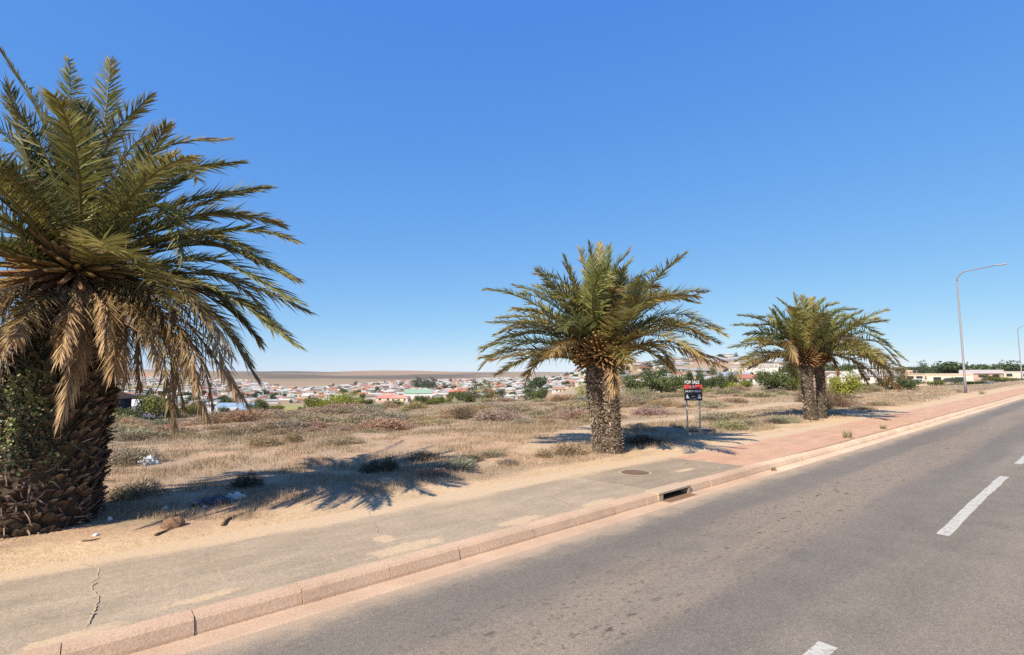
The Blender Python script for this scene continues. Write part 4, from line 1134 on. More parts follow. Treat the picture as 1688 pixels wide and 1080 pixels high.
for a in [(200, 768, 84, 34, 0, GY, 'large grey-brown dry shrub left of the white rubbish heap'), (398, 806, 62, 26, 'l0', DRK, 'dark bare twiggy shrub at the upper edge of the big palm shadow'),
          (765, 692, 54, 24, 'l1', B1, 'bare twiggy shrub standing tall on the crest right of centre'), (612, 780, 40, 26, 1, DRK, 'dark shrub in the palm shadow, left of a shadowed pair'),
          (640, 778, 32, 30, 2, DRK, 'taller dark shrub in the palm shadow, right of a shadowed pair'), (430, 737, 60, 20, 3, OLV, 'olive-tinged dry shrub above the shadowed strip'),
          (480, 730, 30, 22, 4, OLV, 'small greenish dry shrub beside bare orange soil'), (695, 760, 50, 18, 0, OLV, 'greenish low shrub midway in front of the field'),
          (775, 763, 46, 16, 1, OLV, 'pale green low shrub right before the verge'), (810, 755, 60, 14, 2, GY, 'long low greyish shrub left of the middle palm'),
          (940, 752, 66, 24, 3, PK, 'reddish dry shrub at the left foot of the middle palm'), (898, 755, 34, 18, 4, PK, 'small reddish shrub further left of the middle palm foot'),
          (1064, 734, 56, 20, 0, DRK, 'dense dark shrub in palm shade, just right of the middle palm foot'), (1283, 699, 34, 11, 1, DRK, 'dark low shrub left of the small palm foot'),
          (1240, 702, 50, 12, 2, GY, 'grey low shrub beside the dark one near the small palm'), (1365, 676, 26, 42, 'l0', B1, 'tall bare twiggy shrub behind the twin trunks'),
          (1388, 672, 46, 26, 'l1', PK, 'reddish bare shrub right of the twin trunks'), (1330, 664, 30, 24, 'l1', B1, 'bare shrub left of the twin trunks'),
          (220, 727, 70, 20, 3, PK, 'wide low pinkish shrub above the grey one by the big trunk'), (285, 722, 50, 16, 4, B1, 'low brown shrub above the white rubbish heap'),
          (200, 825, 90, 30, 0, B1, 'straw-brown shrub right beside the big palm trunk'), (560, 735, 70, 18, 1, B1, 'brown shrub before the bare orange bank'), (860, 700, 46, 12, 2, GY, 'grey shrub before the crest left of the middle palm'),
          (905, 700, 34, 14, 3, OLV, 'olive shrub near the middle palm trunk on its left')]:
    me = loose_me[int(a[4][1])] if isinstance(a[4], str) else shrub_me[a[4]]
    shrub(*a[:4], me, a[5], a[6])
_trk = [ground_hit(a, b) for a, b in TRACK]
def track_dist(x, y):
    d = np.full(np.shape(x), 1e9)
    for p, q in zip(_trk, _trk[1:]):
        vx, vy = q.x - p.x, q.y - p.y; t = np.clip(((x - p.x) * vx + (y - p.y) * vy) / (vx * vx + vy * vy), 0, 1)
        d = np.minimum(d, np.hypot(x - p.x - t * vx, y - p.y - t * vy))
    return d
r_ = np.random.default_rng(17); placed = []
while len(placed) < 285:
    px = r_.uniform(150, 1460); az = (px - CX) / F; dep = math.exp(r_.uniform(math.log(11), math.log(64)))
    x, y = az * dep, dep; s, n = SN(x, y)
    if n < 10.3: continue
    if track_dist(np.array([x]), np.array([y]))[0] < 1.5: continue
    if vnoise(x / 6, y / 6, 61) < .42: continue
    if any(math.hypot(x - a, y - b) < .9 for a, b in placed): continue
    placed.append((x, y)); w = (.35 + .8 * r_.random() ** 1.5) * (1 + dep / 80); h = w * (.34 + .30 * r_.random())
    if n < 12.5: w *= .6; h *= .6
    typ = r_.choice(4, p=[.44, .26, .25, .05]); tint = [B1, PK, GY, OLV][typ]; adj = ['brown', 'reddish', 'greyish', 'olive'][typ]
    o = obj('dry_shrub', shrub_me[r_.integers(5)], M['twig']); o.location = (x, y, hz(x, y) - .04); o.scale = (w, w, h); o.rotation_euler = (0, 0, r_.random() * 6); o.color = (*[c * (.85 + .3 * r_.random()) for c in tint], 1)
    tag(o, None, 'shrub', 'dry shrubs in the vacant field')
    zn = 'between big palm and rounded bush' if px < 560 else ('below the pink roofs' if px < 760 else ('between thicket and middle palm' if px < 1000 else ('near the sale board' if px < 1250 else 'near the small twin palm')))
    rw = 'in front' if dep < 20 else ('in mid field' if dep < 38 else 'at the back')
    items.append((o, f'{adj} dry shrub {zn}, {rw}', px))
ordinal_labels(items)

# grass and litter of dry stalks: nobody could count it
def blades(n, d0, d1, pxr, seed, hgt, wid, cols, nmin=9.35, mask=None):
    r_ = np.random.default_rng(seed)
    dep = np.exp(r_.uniform(math.log(d0), math.log(d1), n)); px = r_.uniform(*pxr, n); x = (px - CX) / F * dep; y = dep
    s, nn = SN(x, y)
    cl = fbm(x / .9, y / .9, 71, 3); cl2 = fbm(x / 3.5, y / 3.5, 31, 3)
    k = (track_dist(x, y) > .75 + .5 * (cl - .5)) & (nn > nmin + .8 * (fbm(x / 1.6, y / 1.6, 55, 4) - .5)) & (cl + .6 * cl2 > .58 + .28 * r_.random(n))
    x, y, dep, cl = x[k], y[k], dep[k], cl[k]; n = len(x); z = H(x, y)
    h = hgt * (.35 + .9 * r_.random(n)) * (.5 + cl) ; a = r_.random(n) * 6.283; ln = r_.random(n) ** 1.3 * .9
    w = wid * (.5 + r_.random(n)) * np.clip(dep / 14, .7, 5)
    tip = np.stack([x + np.cos(a) * h * ln, y + np.sin(a) * h * ln, z + h * np.sqrt(np.maximum(1 - ln ** 2 * .7, .1))], -1)
    b = r_.random(n) * 6.283; wv = np.stack([np.cos(b) * w, np.sin(b) * w, 0 * w], -1); p = np.stack([x, y, z - .02], -1)
    V = np.concatenate([p - wv, p + wv, tip]); i = np.arange(n)
    c = np.array(cols)[r_.integers(len(cols), size=n)] * (.75 + .5 * r_.random(n))[:, None]
    return V, np.stack([i, i + n, i + 2 * n], -1), np.tile(c, (3, 1))
STRAW = [(.41, .305, .19), (.34, .25, .165), (.27, .20, .138), (.37, .27, .175), (.23, .172, .122), (.28, .23, .14), (.25, .20, .14)]
Vs, Ts, Cs, o0 = [], [], [], 0
for args in [(230000, 8.5, 24, (-60, 1500), 1, .12, .0050, STRAW), (190000, 20, 75, (100, 1560), 2, .13, .008, STRAW), (16000, 30, 130, (1380, 1720), 3, .12, .012, STRAW, 10.2)]:
    V, T_, C = blades(*args); Vs.append(V); Ts.append(T_ + o0); Cs.append(C); o0 += len(V)
o = obj('dry_grass', np_mesh('dry_grass', np.concatenate(Vs), tris=np.concatenate(Ts), col=np.concatenate(Cs)), M['grass']); tag(o, 'dry straw-coloured grass and stalks over the field', 'grass', kind='stuff')
# weeds in the paving joints
def tuft(px, py, hpx, n, label, seed, green=.3):
    g_ = ground_hit(px, py); k = g_.y / F; r_ = np.random.default_rng(seed); a = r_.random(n) * 6.283; h = hpx * k * (.5 + .6 * r_.random(n)); ln = .15 + .7 * r_.random(n)
    x = r_.normal(0, hpx * k * .22, n); y = r_.normal(0, hpx * k * .15, n)
    tip = np.stack([x + np.cos(a) * h * ln, y + np.sin(a) * h * ln, h * np.sqrt(1 - ln ** 2 * .6)], -1); b = r_.random(n) * 6.283; w = .008 + .006 * r_.random(n)
    wv = np.stack([np.cos(b) * w, np.sin(b) * w, 0 * w], -1); p = np.stack([x, y, 0 * x - .01], -1); i = np.arange(n)
    c = np.array(STRAW)[r_.integers(len(STRAW), size=n)]; gr = np.array([.14, .15, .05]); c = np.where((r_.random(n) < green)[:, None], gr, c)
    o = obj('weed_tuft', np_mesh('weed_tuft', np.concatenate([p - wv, p + wv, tip]), tris=np.stack([i, i + n, i + 2 * n], -1), col=np.tile(c, (3, 1))), M['grass']); o.location = g_
    tag(o, label, 'weed', 'weeds growing along the kerb')
tuft(1398, 722, 16, 90, 'larger weed tuft on the pink footpath edge', 1, .4); tuft(1456, 707, 9, 60, 'smaller weed tuft further along the pink footpath', 2, .4)
tuft(1275, 776, 8, 70, 'dry straw tuft in the gutter after the drain', 3, .05); tuft(1618, 650, 9, 80, 'green weed right of the lamp foot', 4, .7); tuft(1580, 647, 7, 60, 'green weed left of the lamp foot', 5, .6)

# ------------------------------------------------------------------ rubbish, stones and sticks on the verge
def crumple(name, px, py, wpx, hpx, mat, label, cat, seed, dk=.7, sub=4, group=None, amp=1):
    g_ = ground_hit(px, py); k = g_.y / F; r_ = np.random.default_rng(seed); bm = bmesh.new()
    bmesh.ops.create_icosphere(bm, subdivisions=sub, radius=1)
    ph = r_.random(9) * 6
    for v in bm.verts:
        c = v.co; q = 1 + amp * (.22 * math.sin(c.x * 5 + ph[0]) * math.sin(c.y * 6 + ph[1]) + .18 * math.sin(c.z * 7 + c.x * 9 + ph[2]) + r_.normal(0, .035) + .12 * abs(math.sin(c.x * 13 + c.y * 9 + ph[3])) * math.sin(c.y * 17 - c.z * 11 + ph[4]))
        v.co = Vector((c.x * q * wpx * k / 2, c.y * q * wpx * k / 2 * dk, max(c.z * q, -.25) * hpx * k * .75 + .12 * hpx * k))
    o = bm_obj(name, bm, mat); o.location = g_; o.rotation_euler = (0, 0, r_.random()); tag(o, label, cat, group); return o
RB = 'rubbish dumped on the verge'
crumple('plastic_bag', 246, 766, 24, 14, M['plastic'], 'white crumpled plastic heap beside the large grey shrub', 'rubbish', 1, group=RB)
crumple('plastic_bag', 348, 832, 46, 13, M['bluebag'], 'flattened dark plastic bag lying in the palm shadow', 'rubbish', 2, .5, group=RB)
crumple('plastic_bag', 385, 824, 30, 11, M['plastic'], 'white plastic sheet behind the dark bag in the shadow', 'rubbish', 3, .5, group=RB)
crumple('waste_paper', 181, 858, 7, 7, M['plastic'], 'small white scrap near the big trunk foot', 'rubbish', 4, sub=2, group=RB)
crumple('waste_paper', 272, 840, 9, 6, M['plastic'], 'pale scrap behind the brown stone', 'rubbish', 5, sub=2, group=RB)
crumple('waste_paper', 309, 842, 9, 6, M['bluebag'], 'dark scrap left of the flattened bag', 'rubbish', 6, sub=2, group=RB)
crumple('waste_paper', 337, 838, 5, 6, M['plastic'], 'tiny white scrap before the flattened dark bag', 'rubbish', 7, sub=2, group=RB)
crumple('waste_paper', 158, 883, 10, 4, M['plastic'], 'flat pale scrap on the sand before the big trunk', 'rubbish', 8, sub=2, group=RB)
crumple('stone', 285, 868, 32, 17, M['stone'], 'squat brown stone on the sandy verge in front of the palm shadow', 'stone', 9, .7, amp=.3)
def stick(pxs, r0, label, seed):
    P = [ground_hit(*p) for p in pxs]; P = [p + Vector((0, 0, r0 * .8)) for p in P]; b = P[0].copy(); bm = bmesh.new()
    tube(bm, [p - b for p in catmull_v(P)], list(np.linspace(r0, r0 * .4, 8)), 7); o = bm_obj('stick', bm, M['stick'], smooth=True); o.location = b; tag(o, label, 'stick')
def catmull_v(P): return [Vector(v) for v in catmull(P, 8)]
stick([(256, 884), (268, 879), (285, 872)], .022, 'short dead stick lying on sand below the brown stone', 1)
stick([(367, 868), (376, 858), (402, 848)], .028, 'bent dead frond stalk on sand right of the brown stone', 2)
stick([(135, 893), (150, 892), (165, 889)], .014, 'thin dead stick lying on sand before the big trunk', 3)
# pale stones scattered on the verge
its = []
r_ = np.random.default_rng(3)
for k in range(26):
    px = r_.uniform(160, 1250); dep = r_.uniform(9, 18); x, y = (px - CX) / F * dep, dep; s, n = SN(x, y)
    if not (8.6 < n < 11.5): continue
    bm = bmesh.new(); bmesh.ops.create_icosphere(bm, subdivisions=2, radius=1)
    sz = .02 + .035 * r_.random()
    for v in bm.verts: v.co = Vector((v.co.x * sz * (1 + r_.normal(0, .12)), v.co.y * sz * .8 * (1 + r_.normal(0, .12)), v.co.z * sz * .6))
    o = bm_obj('stone', bm, M['conc'], smooth=True); o.location = (x, y, hz(x, y) + sz * .2); tag(o, None, 'stone', 'pale stones on the sandy verge')
    its.append((o, 'small pale stone on the sandy verge', px))
ordinal_labels(its)

# ------------------------------------------------------------------ buildings
def wall_mesh(w, d, h, gable):
    bm = bmesh.new(); v = [bm.verts.new(p) for p in ((-w/2, -d/2, -2), (w/2, -d/2, -2), (w/2, d/2, -2), (-w/2, d/2, -2), (-w/2, -d/2, h), (w/2, -d/2, h), (w/2, d/2, h), (-w/2, d/2, h))]
    for f in ((0, 1, 5, 4), (2, 3, 7, 6)): bm.faces.new([v[i] for i in f])
    if gable:
        a = bm.verts.new((w/2, 0, h + gable)); b = bm.verts.new((-w/2, 0, h + gable))
        bm.faces.new((v[1], v[2], v[6], a, v[5])); bm.faces.new((v[3], v[0], v[4], b, v[7]))
    else:
        bm.faces.new((v[1], v[2], v[6], v[5])); bm.faces.new((v[3], v[0], v[4], v[7])); bm.faces.new((v[4], v[5], v[6], v[7]))
    me = bpy.data.meshes.new('wall'); bm.to_mesh(me); bm.free(); return me
def roof_mesh(w, d, h, rise, kind, e=.4, th=.14):
    bm = bmesh.new(); W2, D2 = w/2 + e, d/2 + e
    zb = h - rise * e / (d / 2) + .02
    if kind == 'gable': R0, R1 = (-W2, 0, h + rise), (W2, 0, h + rise)
    elif kind == 'hip': R0, R1 = (-W2 + D2, 0, h + rise), (W2 - D2, 0, h + rise)
    if kind == 'flat':
        bx(bm, (0, 0, h + .15), (w + .3, d + .3, .26))
    else:
        for z in (0, th):
            pass
        lo = [bm.verts.new((x, y, zb)) for x, y in ((-W2, -D2), (W2, -D2), (W2, D2), (-W2, D2))]
        up = [bm.verts.new((x, y, zb + th)) for x, y in ((-W2, -D2), (W2, -D2), (W2, D2), (-W2, D2))]
        a, b = bm.verts.new((R0[0], 0, R0[2] + th)), bm.verts.new((R1[0], 0, R1[2] + th))
        bm.faces.new((up[0], up[1], b, a)); bm.faces.new((up[2], up[3], a, b)); bm.faces.new((up[1], up[2], b)); bm.faces.new((up[3], up[0], a))
        for k in range(4): bm.faces.new((lo[k], lo[(k+1) % 4], up[(k+1) % 4], up[k]))
        bm.faces.new(list(reversed(lo)))
    me = bpy.data.meshes.new('roof'); bm.to_mesh(me); bm.free(); return me
def unit_window(w, h):
    bm = bmesh.new(); bx(bm, (0, 0, 0), (w, .06, h)); me = bpy.data.meshes.new('window'); bm.to_mesh(me); bm.free(); return me
win_me = unit_window(1.5, 1.2); win_me.materials.append(M['pane']); door_me = unit_window(.95, 2.0); door_me.materials.append(M['door'])
PROTO = []
for (w, d, h, rise, kind) in [(11, 7, 2.7, 1.5, 'gable'), (13, 8, 2.7, 1.7, 'hip'), (9, 6.5, 2.6, 1.3, 'gable'), (15, 8, 2.8, 1.6, 'gable'), (10, 9, 2.7, 1.9, 'hip'), (8, 6, 2.8, .3, 'flat'), (12, 8, 5.4, 1.5, 'hip')]:
    wm = wall_mesh(w, d, h, rise if kind == 'gable' else 0); wm.materials.append(M['wall']); rm = roof_mesh(w, d, h, rise, kind); rm.materials.append(M['roof']); PROTO.append((w, d, h, wm, rm, kind))
WALLC = {'white': (.56, .53, .48), 'cream': (.50, .42, .30), 'pink': (.47, .32, .25), 'tan': (.38, .28, .19), 'grey': (.33, .31, .29), 'green': (.36, .42, .32), 'yellow': (.48, .38, .20)}
ROOFC = {'grey': (.30, .29, .29), 'pale': (.46, .44, .41), 'red': (.34, .14, .10), 'orange': (.38, .20, .12), 'dark': (.10, .095, .09), 'green': (.22, .30, .22), 'brown': (.22, .14, .10)}
def house(x, y, rz, proto, wall, roof, sc=1., detail=False, name='house'):
    w, d, h, wm, rm, kind = PROTO[proto]
    root = empty(name, (x, y, hz(x, y)), rz); root.scale = (sc, sc, sc)
    a = bpy.data.objects.new('wall', wm); link(a, root); a.color = (*WALLC[wall], 1)
    b = bpy.data.objects.new('roof', rm); link(b, root); b.color = (*ROOFC[roof], 1)
    if detail:
        for sd in (-1, 1):
            n = max(2, int(w / 3.2)); 
            for k in range(n):
                xx = (k + .5 - n / 2) * w / n; isd = (k == n // 2 and sd == -1)
                zs_ = [1.55, 4.1] if h > 4 else [1.5]
                for j, zz in enumerate(zs_):
                    q = bpy.data.objects.new('door' if isd and j == 0 else 'window', door_me if isd and j == 0 else win_me); link(q, root)
                    q.location = (xx, sd * (d / 2 + .012), 1.0 if isd and j == 0 else zz)
        for sd in (-1, 1):
            q = bpy.data.objects.new('window', win_me); link(q, root); q.location = (sd * (w / 2 + .012), 0, 1.5); q.rotation_euler = (0, 0, math.pi / 2)
    tag(root, None, 'house', 'houses of the town across the valley')
    return root
hitems = []
r_ = np.random.default_rng(99)
def zone(px):
    for lim, nm in ((300, 'right of the big palm trunk'), (420, 'behind the hanging brown fronds'), (540, 'beyond the yellow-green field'), (625, 'behind the wide rounded bush'), (690, 'above the lone small bush'), (760, 'behind the middle hedge clump'), (835, 'behind the tall thicket'), (980, 'left of the middle palm trunk'), (1130, 'between middle palm and sale board'), (1260, 'right of the sale board'), (1370, 'behind the twin trunk palm')):
        if px < lim: return nm
    return 'right of the twin trunk palm'
def pick(d, p): 
    ks = list(d); return ks[r_.choice(len(ks), p=np.array(p) / sum(p))]
cand = []
for i in range(-124, 82):
    for j in range(0, 145):
        x = i * 15.5 + r_.normal(0, 2.6) + (j % 2) * 7; y = 120 + j * 13 + r_.normal(0, 2)
        if (j % 3 == 2 and r_.random() < .6): continue
        dep = y; px = CX + F * x / y
        if px < 150 or px > 1460: continue
        rr = math.hypot(x, y)
        # where the photograph shows the town
        lim0 = np.interp(px, [150, 300, 430, 520, 640, 850, 1000, 1040, 1200, 1460], [250, 330, 430, 500, 430, 400, 380, 230, 190, 190])
        lim1 = np.interp(px, [150, 300, 420, 480, 560, 640, 700, 850, 1000, 1060, 1200, 1460], [2000, 1950, 1500, 900, 1000, 1300, 1500, 1700, 1700, 620, 560, 330])
        if not lim0 < rr < lim1: continue
        if 180 < px < 292 and 1020 < rr < 1350: continue
        if vnoise(x / 130, y / 130, 12) < .12: continue
        if px > 1030 and vnoise(x / 60, y / 60, 15) < .36: continue
        if r_.random() < .06: continue
        cand.append((rr, x, y, px))
cand.sort()
NEAR = cand[:285]; FAR = cand[285:]
def choose(px):
    # red roofed rows below the crest, paler blocks elsewhere
    wall = pick(WALLC, [6, 3, 2, 1.5, 1, .8, .8]); red = 2.4 if 590 < px < 780 else .9
    roof = pick(ROOFC, [2.8, 4.0, red * .9, red * .6, .9, .25, 1.3]); return wall, roof
for (rr, x, y, px) in NEAR:
    pr = int(r_.choice(7, p=[.24, .2, .18, .14, .12, .07, .05])); wall, roof = choose(px)
    if PROTO[pr][5] == 'flat': roof = 'pale'
    h_ = house(x, y, r_.choice([0, math.pi / 2]) + .35 + r_.normal(0, .12), pr, wall, roof, (.84 if rr > 250 else .78) * r_.uniform(.85, 1.12), rr < 430)
    rw = 'lower' if rr < 480 else 'upper'
    shape = {'gable': 'gabled', 'hip': 'hipped', 'flat': 'flat-roofed'}[PROTO[pr][5]]
    hitems.append((h_, (f'{wall} {shape} house, {rw} rows, {zone(px)}' if shape == 'flat-roofed' else f'{wall} house, {roof} {"hip" if shape == "hipped" else "gable"} roof, {rw} rows, {zone(px)}'), px))
ordinal_labels(hitems)
# the town beyond: past some hundreds of houses, one mass
V, Q, T_, C = [], [], [], []
for (rr, x, y, px) in FAR:
    w, d, h, rise = r_.uniform(6.5, 12.5), r_.uniform(5, 8), r_.uniform(2.3, 3.1) * (1.8 if r_.random() < .06 else 1), r_.uniform(1.0, 1.9)
    a = r_.choice([0, math.pi / 2]) + .35 + r_.normal(0, .15); wall, roof = choose(px); z = hz(x, y); ca, sa = math.cos(a), math.sin(a)
    def tr(px_, py_, pz): return (x + px_ * ca - py_ * sa, y + px_ * sa + py_ * ca, z + pz)
    o0 = len(V); W2, D2 = w / 2, d / 2
    V += [tr(*p) for p in ((-W2, -D2, -3), (W2, -D2, -3), (W2, D2, -3), (-W2, D2, -3), (-W2, -D2, h), (W2, -D2, h), (W2, D2, h), (-W2, D2, h))]
    C += [WALLC[wall]] * 8
    Q += [(o0, o0+1, o0+5, o0+4), (o0+1, o0+2, o0+6, o0+5), (o0+2, o0+3, o0+7, o0+6), (o0+3, o0, o0+4, o0+7)]
    o1 = len(V); W3, D3 = W2 + .4, D2 + .4; rdg = W3 if r_.random() < .55 else max(W3 - D3, .5)
    V += [tr(*p) for p in ((-W3, -D3, h - .05), (W3, -D3, h - .05), (W3, D3, h - .05), (-W3, D3, h - .05), (-rdg, 0, h + rise), (rdg, 0, h + rise))]
    C += [ROOFC[roof]] * 6
    Q += [(o1, o1+1, o1+5, o1+4), (o1+2, o1+3, o1+4, o1+5)]; T_ += [(o1+1, o1+2, o1+5), (o1+3, o1, o1+4)]
o = obj('far_houses', np_mesh('far_houses', V, tris=T_, quads=Q, col=C), M['farhouse']); tag(o, 'mass of small pale far houses across the valley', 'houses', kind='stuff')

# particular buildings
def building(name, px, Yd, w, d, h, rise, kind, wallc, roofc, label, rz=0, wins=0, cat='house'):
    x = (px - CX) / F * Yd; y = Yd; z = hz(x, y); root = empty(name, (x, y, z), rz)
    wm = wall_mesh(w, d, h, rise if kind == 'gable' else 0); a = obj('wall', wm, M['wall'], root); a.color = (*wallc, 1)
    b = obj('roof', roof_mesh(w, d, h, rise, kind), M['roof'], root); b.color = (*roofc, 1)
    for k in range(wins):
        q = bpy.data.objects.new('window', win_me); link(q, root); q.location = ((k + .5 - wins / 2) * w / wins, -(d / 2 + .012), h * .52); q.scale = (1.1, 1, min(1.2, h / 2.6))
    tag(root, label, cat); return root
xx = at(120, 690, 50)
sh = building('house', 92, 50, 9.6, 8, at(100, 657, 50).z - hz((92 - CX) / F * 50, 50), 1.1, 'gable', (.045, .055, .075), (.40, .22, .14), 'shaded slate-blue walled house half hidden by the big trunk', R(-8))  # the wall's shade is put into its dark blue colour
bm = bmesh.new(); hh = at(100, 657, 50).z - hz((92 - CX) / F * 50, 50); bx(bm, (4.84, -3.97, hh / 2 - .6), (.2, .2, hh + 1.1)); bm_obj('corner_post', bm, M['plastic'], sh)
building('hall', 222, 150, 12, 14, 5.5, 1.4, 'gable', (.62, .57, .50), (.70, .68, .64), 'long pale roofed hall behind the two green bushes', R(72), 2, 'hall')
bl = building('hall', 396, 165, 10.5, 9, 3.6, 1.7, 'gable', (.74, .73, .70), (.20, .28, .40), 'low white hall with light blue roof', R(6), 2, 'hall')
building('house', 372, 150, 7, 7, 2.6, 1.2, 'gable', (.58, .57, .55), (.40, .41, .40), 'grey roofed shed left of the light blue roof', R(10), 1)
building('hall', 690, 440, 22, 13, 6.0, 3.0, 'gable', (.76, .75, .70), (.24, .35, .26), 'white hall with pale green gable roof in the town', R(18), 4, 'hall')
building('house', 642, 420, 19, 10, 3.0, 2.4, 'hip', (.66, .45, .36), (.52, .20, .15), 'wide salmon-roofed house left below the green hall', R(10), 3)
building('house', 662, 405, 14, 9, 3.0, 2.2, 'hip', (.66, .5, .4), (.52, .24, .18), 'salmon-roofed house directly below the green hall', R(-6), 3)
building('house', 757, 500, 22, 10, 4, 2.6, 'hip', (.70, .66, .6), (.46, .16, .10), 'broad red-roofed building left of the tall thicket', R(5), 4)
building('house', 1240, 210, 16, 9, 5.6, .4, 'flat', (.70, .64, .58), (.66, .62, .56), 'two storey pale block behind the bushes left of the small palm', R(4), 5)
building('house', 1208, 190, 11, 7, 2.8, 1.3, 'gable', (.60, .60, .62), (.30, .33, .42), 'grey-blue roofed house right of the sale board', R(8), 3)
building('house', 1090, 300, 16, 8, 3, 1.3, 'hip', (.52, .50, .52), (.62, .58, .54), 'long house with pale roof high above the broad bush', R(4), 4)
lb = building('long_building', 1535, 175, 19, 7, 2.5, .3, 'flat', (.46, .385, .29), (.46, .40, .31), 'long low cream building with a row of dark openings', R(-40), 8, 'building')
building('house', 1505, 230, 12, 9, 2.4, 1.6, 'gable', (.52, .42, .32), (.46, .28, .20), 'brown gabled house behind the left end of the long cream building', R(-30), 2)
building('house', 1583, 165, 5, 5, 2.2, .3, 'flat', (.58, .54, .48), (.50, .46, .42), 'small white block at the right end of the long cream building', R(-40), 1)
building('house', 1614, 200, 12, 9, 2.2, 1.2, 'gable', (.42, .28, .22), (.42, .36, .34), 'reddish walled house right of the nearer lamp pole', R(-42), 3)
building('house', 1642, 240, 10, 8, 2.8, 2.2, 'hip', (.55, .46, .42), (.30, .26, .23), 'small house with a brownish hip roof between the lamps', R(-40), 2)
building('house', 1674, 195, 9, 8, 2.4, .3, 'flat', (.50, .45, .39), (.42, .39, .35), 'pale flat roofed house just before the far lamp', R(-44), 2)
building('house', 1436, 190, 12, 8, 2.8, 1.5, 'gable', (.45, .43, .42), (.42, .41, .40), 'grey gabled house seen through the small palm fronds', R(-20), 3)
building('house', 1560, 140, 9, 5, 2.3, .3, 'flat', (.62, .52, .40), (.48, .38, .28), 'low tan shed in front of the long cream building', R(-42), 2)
# a wall and cars by the far street
bm = bmesh.new(); bx(bm, (0, 0, 0), (16, .22, 1.4)); q = bm_obj('boundary_wall', bm, simple_mat('tan_wall', (.50, .39, .28), .9, .1, .2, 1.5)); xx = (1530 - CX) / F * 96; q.location = (xx, 96, hz(xx, 96)); q.rotation_euler = (0, 0, R(-42)); tag(q, 'low tan boundary wall before the long cream building', 'wall')
def car(px, Yd, colr, label, rz):
    x = (px - CX) / F * Yd; root = empty('parked_car', (x, Yd, hz(x, Yd) + .02), rz); bm = bmesh.new()
    prof = [(-2.1, .35), (-2.1, .78), (-1.75, .92), (-1.2, .98), (-.75, 1.42), (.85, 1.45), (1.35, 1.0), (2.0, .88), (2.12, .6), (2.1, .35)]
    a = [bm.verts.new((x_, -.82, z_)) for x_, z_ in prof]; b = [bm.verts.new((x_, .82, z_)) for x_, z_ in prof]
    bm.faces.new(a); bm.faces.new(list(reversed(b)))
    for k in range(len(prof)): bm.faces.new((a[k - 1], b[k - 1], b[k], a[k]))
    bd = bm_obj('body', bm, M['wall'], root, bevel=.05); bd.color = (*colr, 1)
    bm = bmesh.new(); bx(bm, (0.05, 0, 1.2), (1.6, 1.66, .28)); bm_obj('window', bm, M['pane'], root)
    for sx in (-1.3, 1.3):
        for sy in (-.78, .78):
            bm = bmesh.new(); bmesh.ops.create_cone(bm, cap_ends=True, segments=16, radius1=.32, radius2=.32, depth=.2, matrix=Matrix.Translation((sx, sy, .32)) @ Matrix.Rotation(math.pi / 2, 4, 'X')); bm_obj('wheel', bm, M['black'], root)
    tag(root, label, 'car', 'cars parked by the far street')
car(1562, 122, (.05, .055, .06), 'dark parked car before the small white block', R(-30)); car(1508, 112, (.72, .71, .7), 'white parked car left of the long cream building', R(-35))
# far side street
def far_road(pts, w, name):
    V, Q = [], []
    P = [Vector(((a - CX) / F * d, d, 0)) for a, d in pts]; P = catmull(P, 30)
    T = np.gradient(P, axis=0); T /= np.linalg.norm(T, axis=1)[:, None]; S = np.stack([-T[:, 1], T[:, 0]], -1)
    for i in range(30):
        for k in np.linspace(-1, 1, 5):
            x, y = P[i, 0] + S[i, 0] * w / 2 * k, P[i, 1] + S[i, 1] * w / 2 * k; V.append((x, y, hz(x, y) + .06))
    for i in range(29):
        for k in range(4): j = i * 5 + k; Q.append((j, j + 1, j + 6, j + 5))
    o = obj(name, np_mesh(name, V, quads=Q), simple_mat('grey_street', (.15, .14, .145), .9, .2, .15, .5)); tag(o, kind='structure')
far_road([(1570, 84), (1610, 104), (1650, 130), (1690, 170)], 8, 'road')

# ------------------------------------------------------------------ trees beyond
tree_cr = []
for k in range(5):
    V, Q, C = leaf_cloud(1500, lobes_round(k + 70, 8, .55, .42, .45, .85), .075, [(.05, .065, .028), (.065, .08, .03), (.04, .055, .026)], k + 20, .85)
    V[:, 2] += .0; tree_cr.append(np_mesh('crown', V, quads=Q, col=C))
cyp = []
for k in range(2):
    r_2 = np.random.default_rng(k + 300)
    L = [(r_2.normal(0, .05), r_2.normal(0, .05), .25 + .7 * j / 12, .30 * (1 - .75 * j / 12)) for j in range(13)]
    V, Q, C = leaf_cloud(1200, L, .05, [(.035, .05, .03), (.045, .06, .035)], k + 310, .6); cyp.append(np_mesh('crown', V, quads=Q, col=C))
bm = bmesh.new(); tube(bm, [(0, 0, -.1), (.01, 0, .3), (0, .01, .6)], [.045, .035, .02], 7); trunk_me = bpy.data.meshes.new('trunk'); bm.to_mesh(trunk_me); bm.free()
def tree(x, y, w, h, me, tint, name='tree', group='trees of the town across the valley'):
    root = empty(name, (x, y, hz(x, y) - .1)); root.scale = (w, w, h)
    c = obj('crown', me, M['leaf'], root); c.color = (*tint, 1); obj('trunk', trunk_me, M['bark'], root)
    tag(root, None, 'tree', group); return root
titems = []
r_ = np.random.default_rng(41); cnt = 0
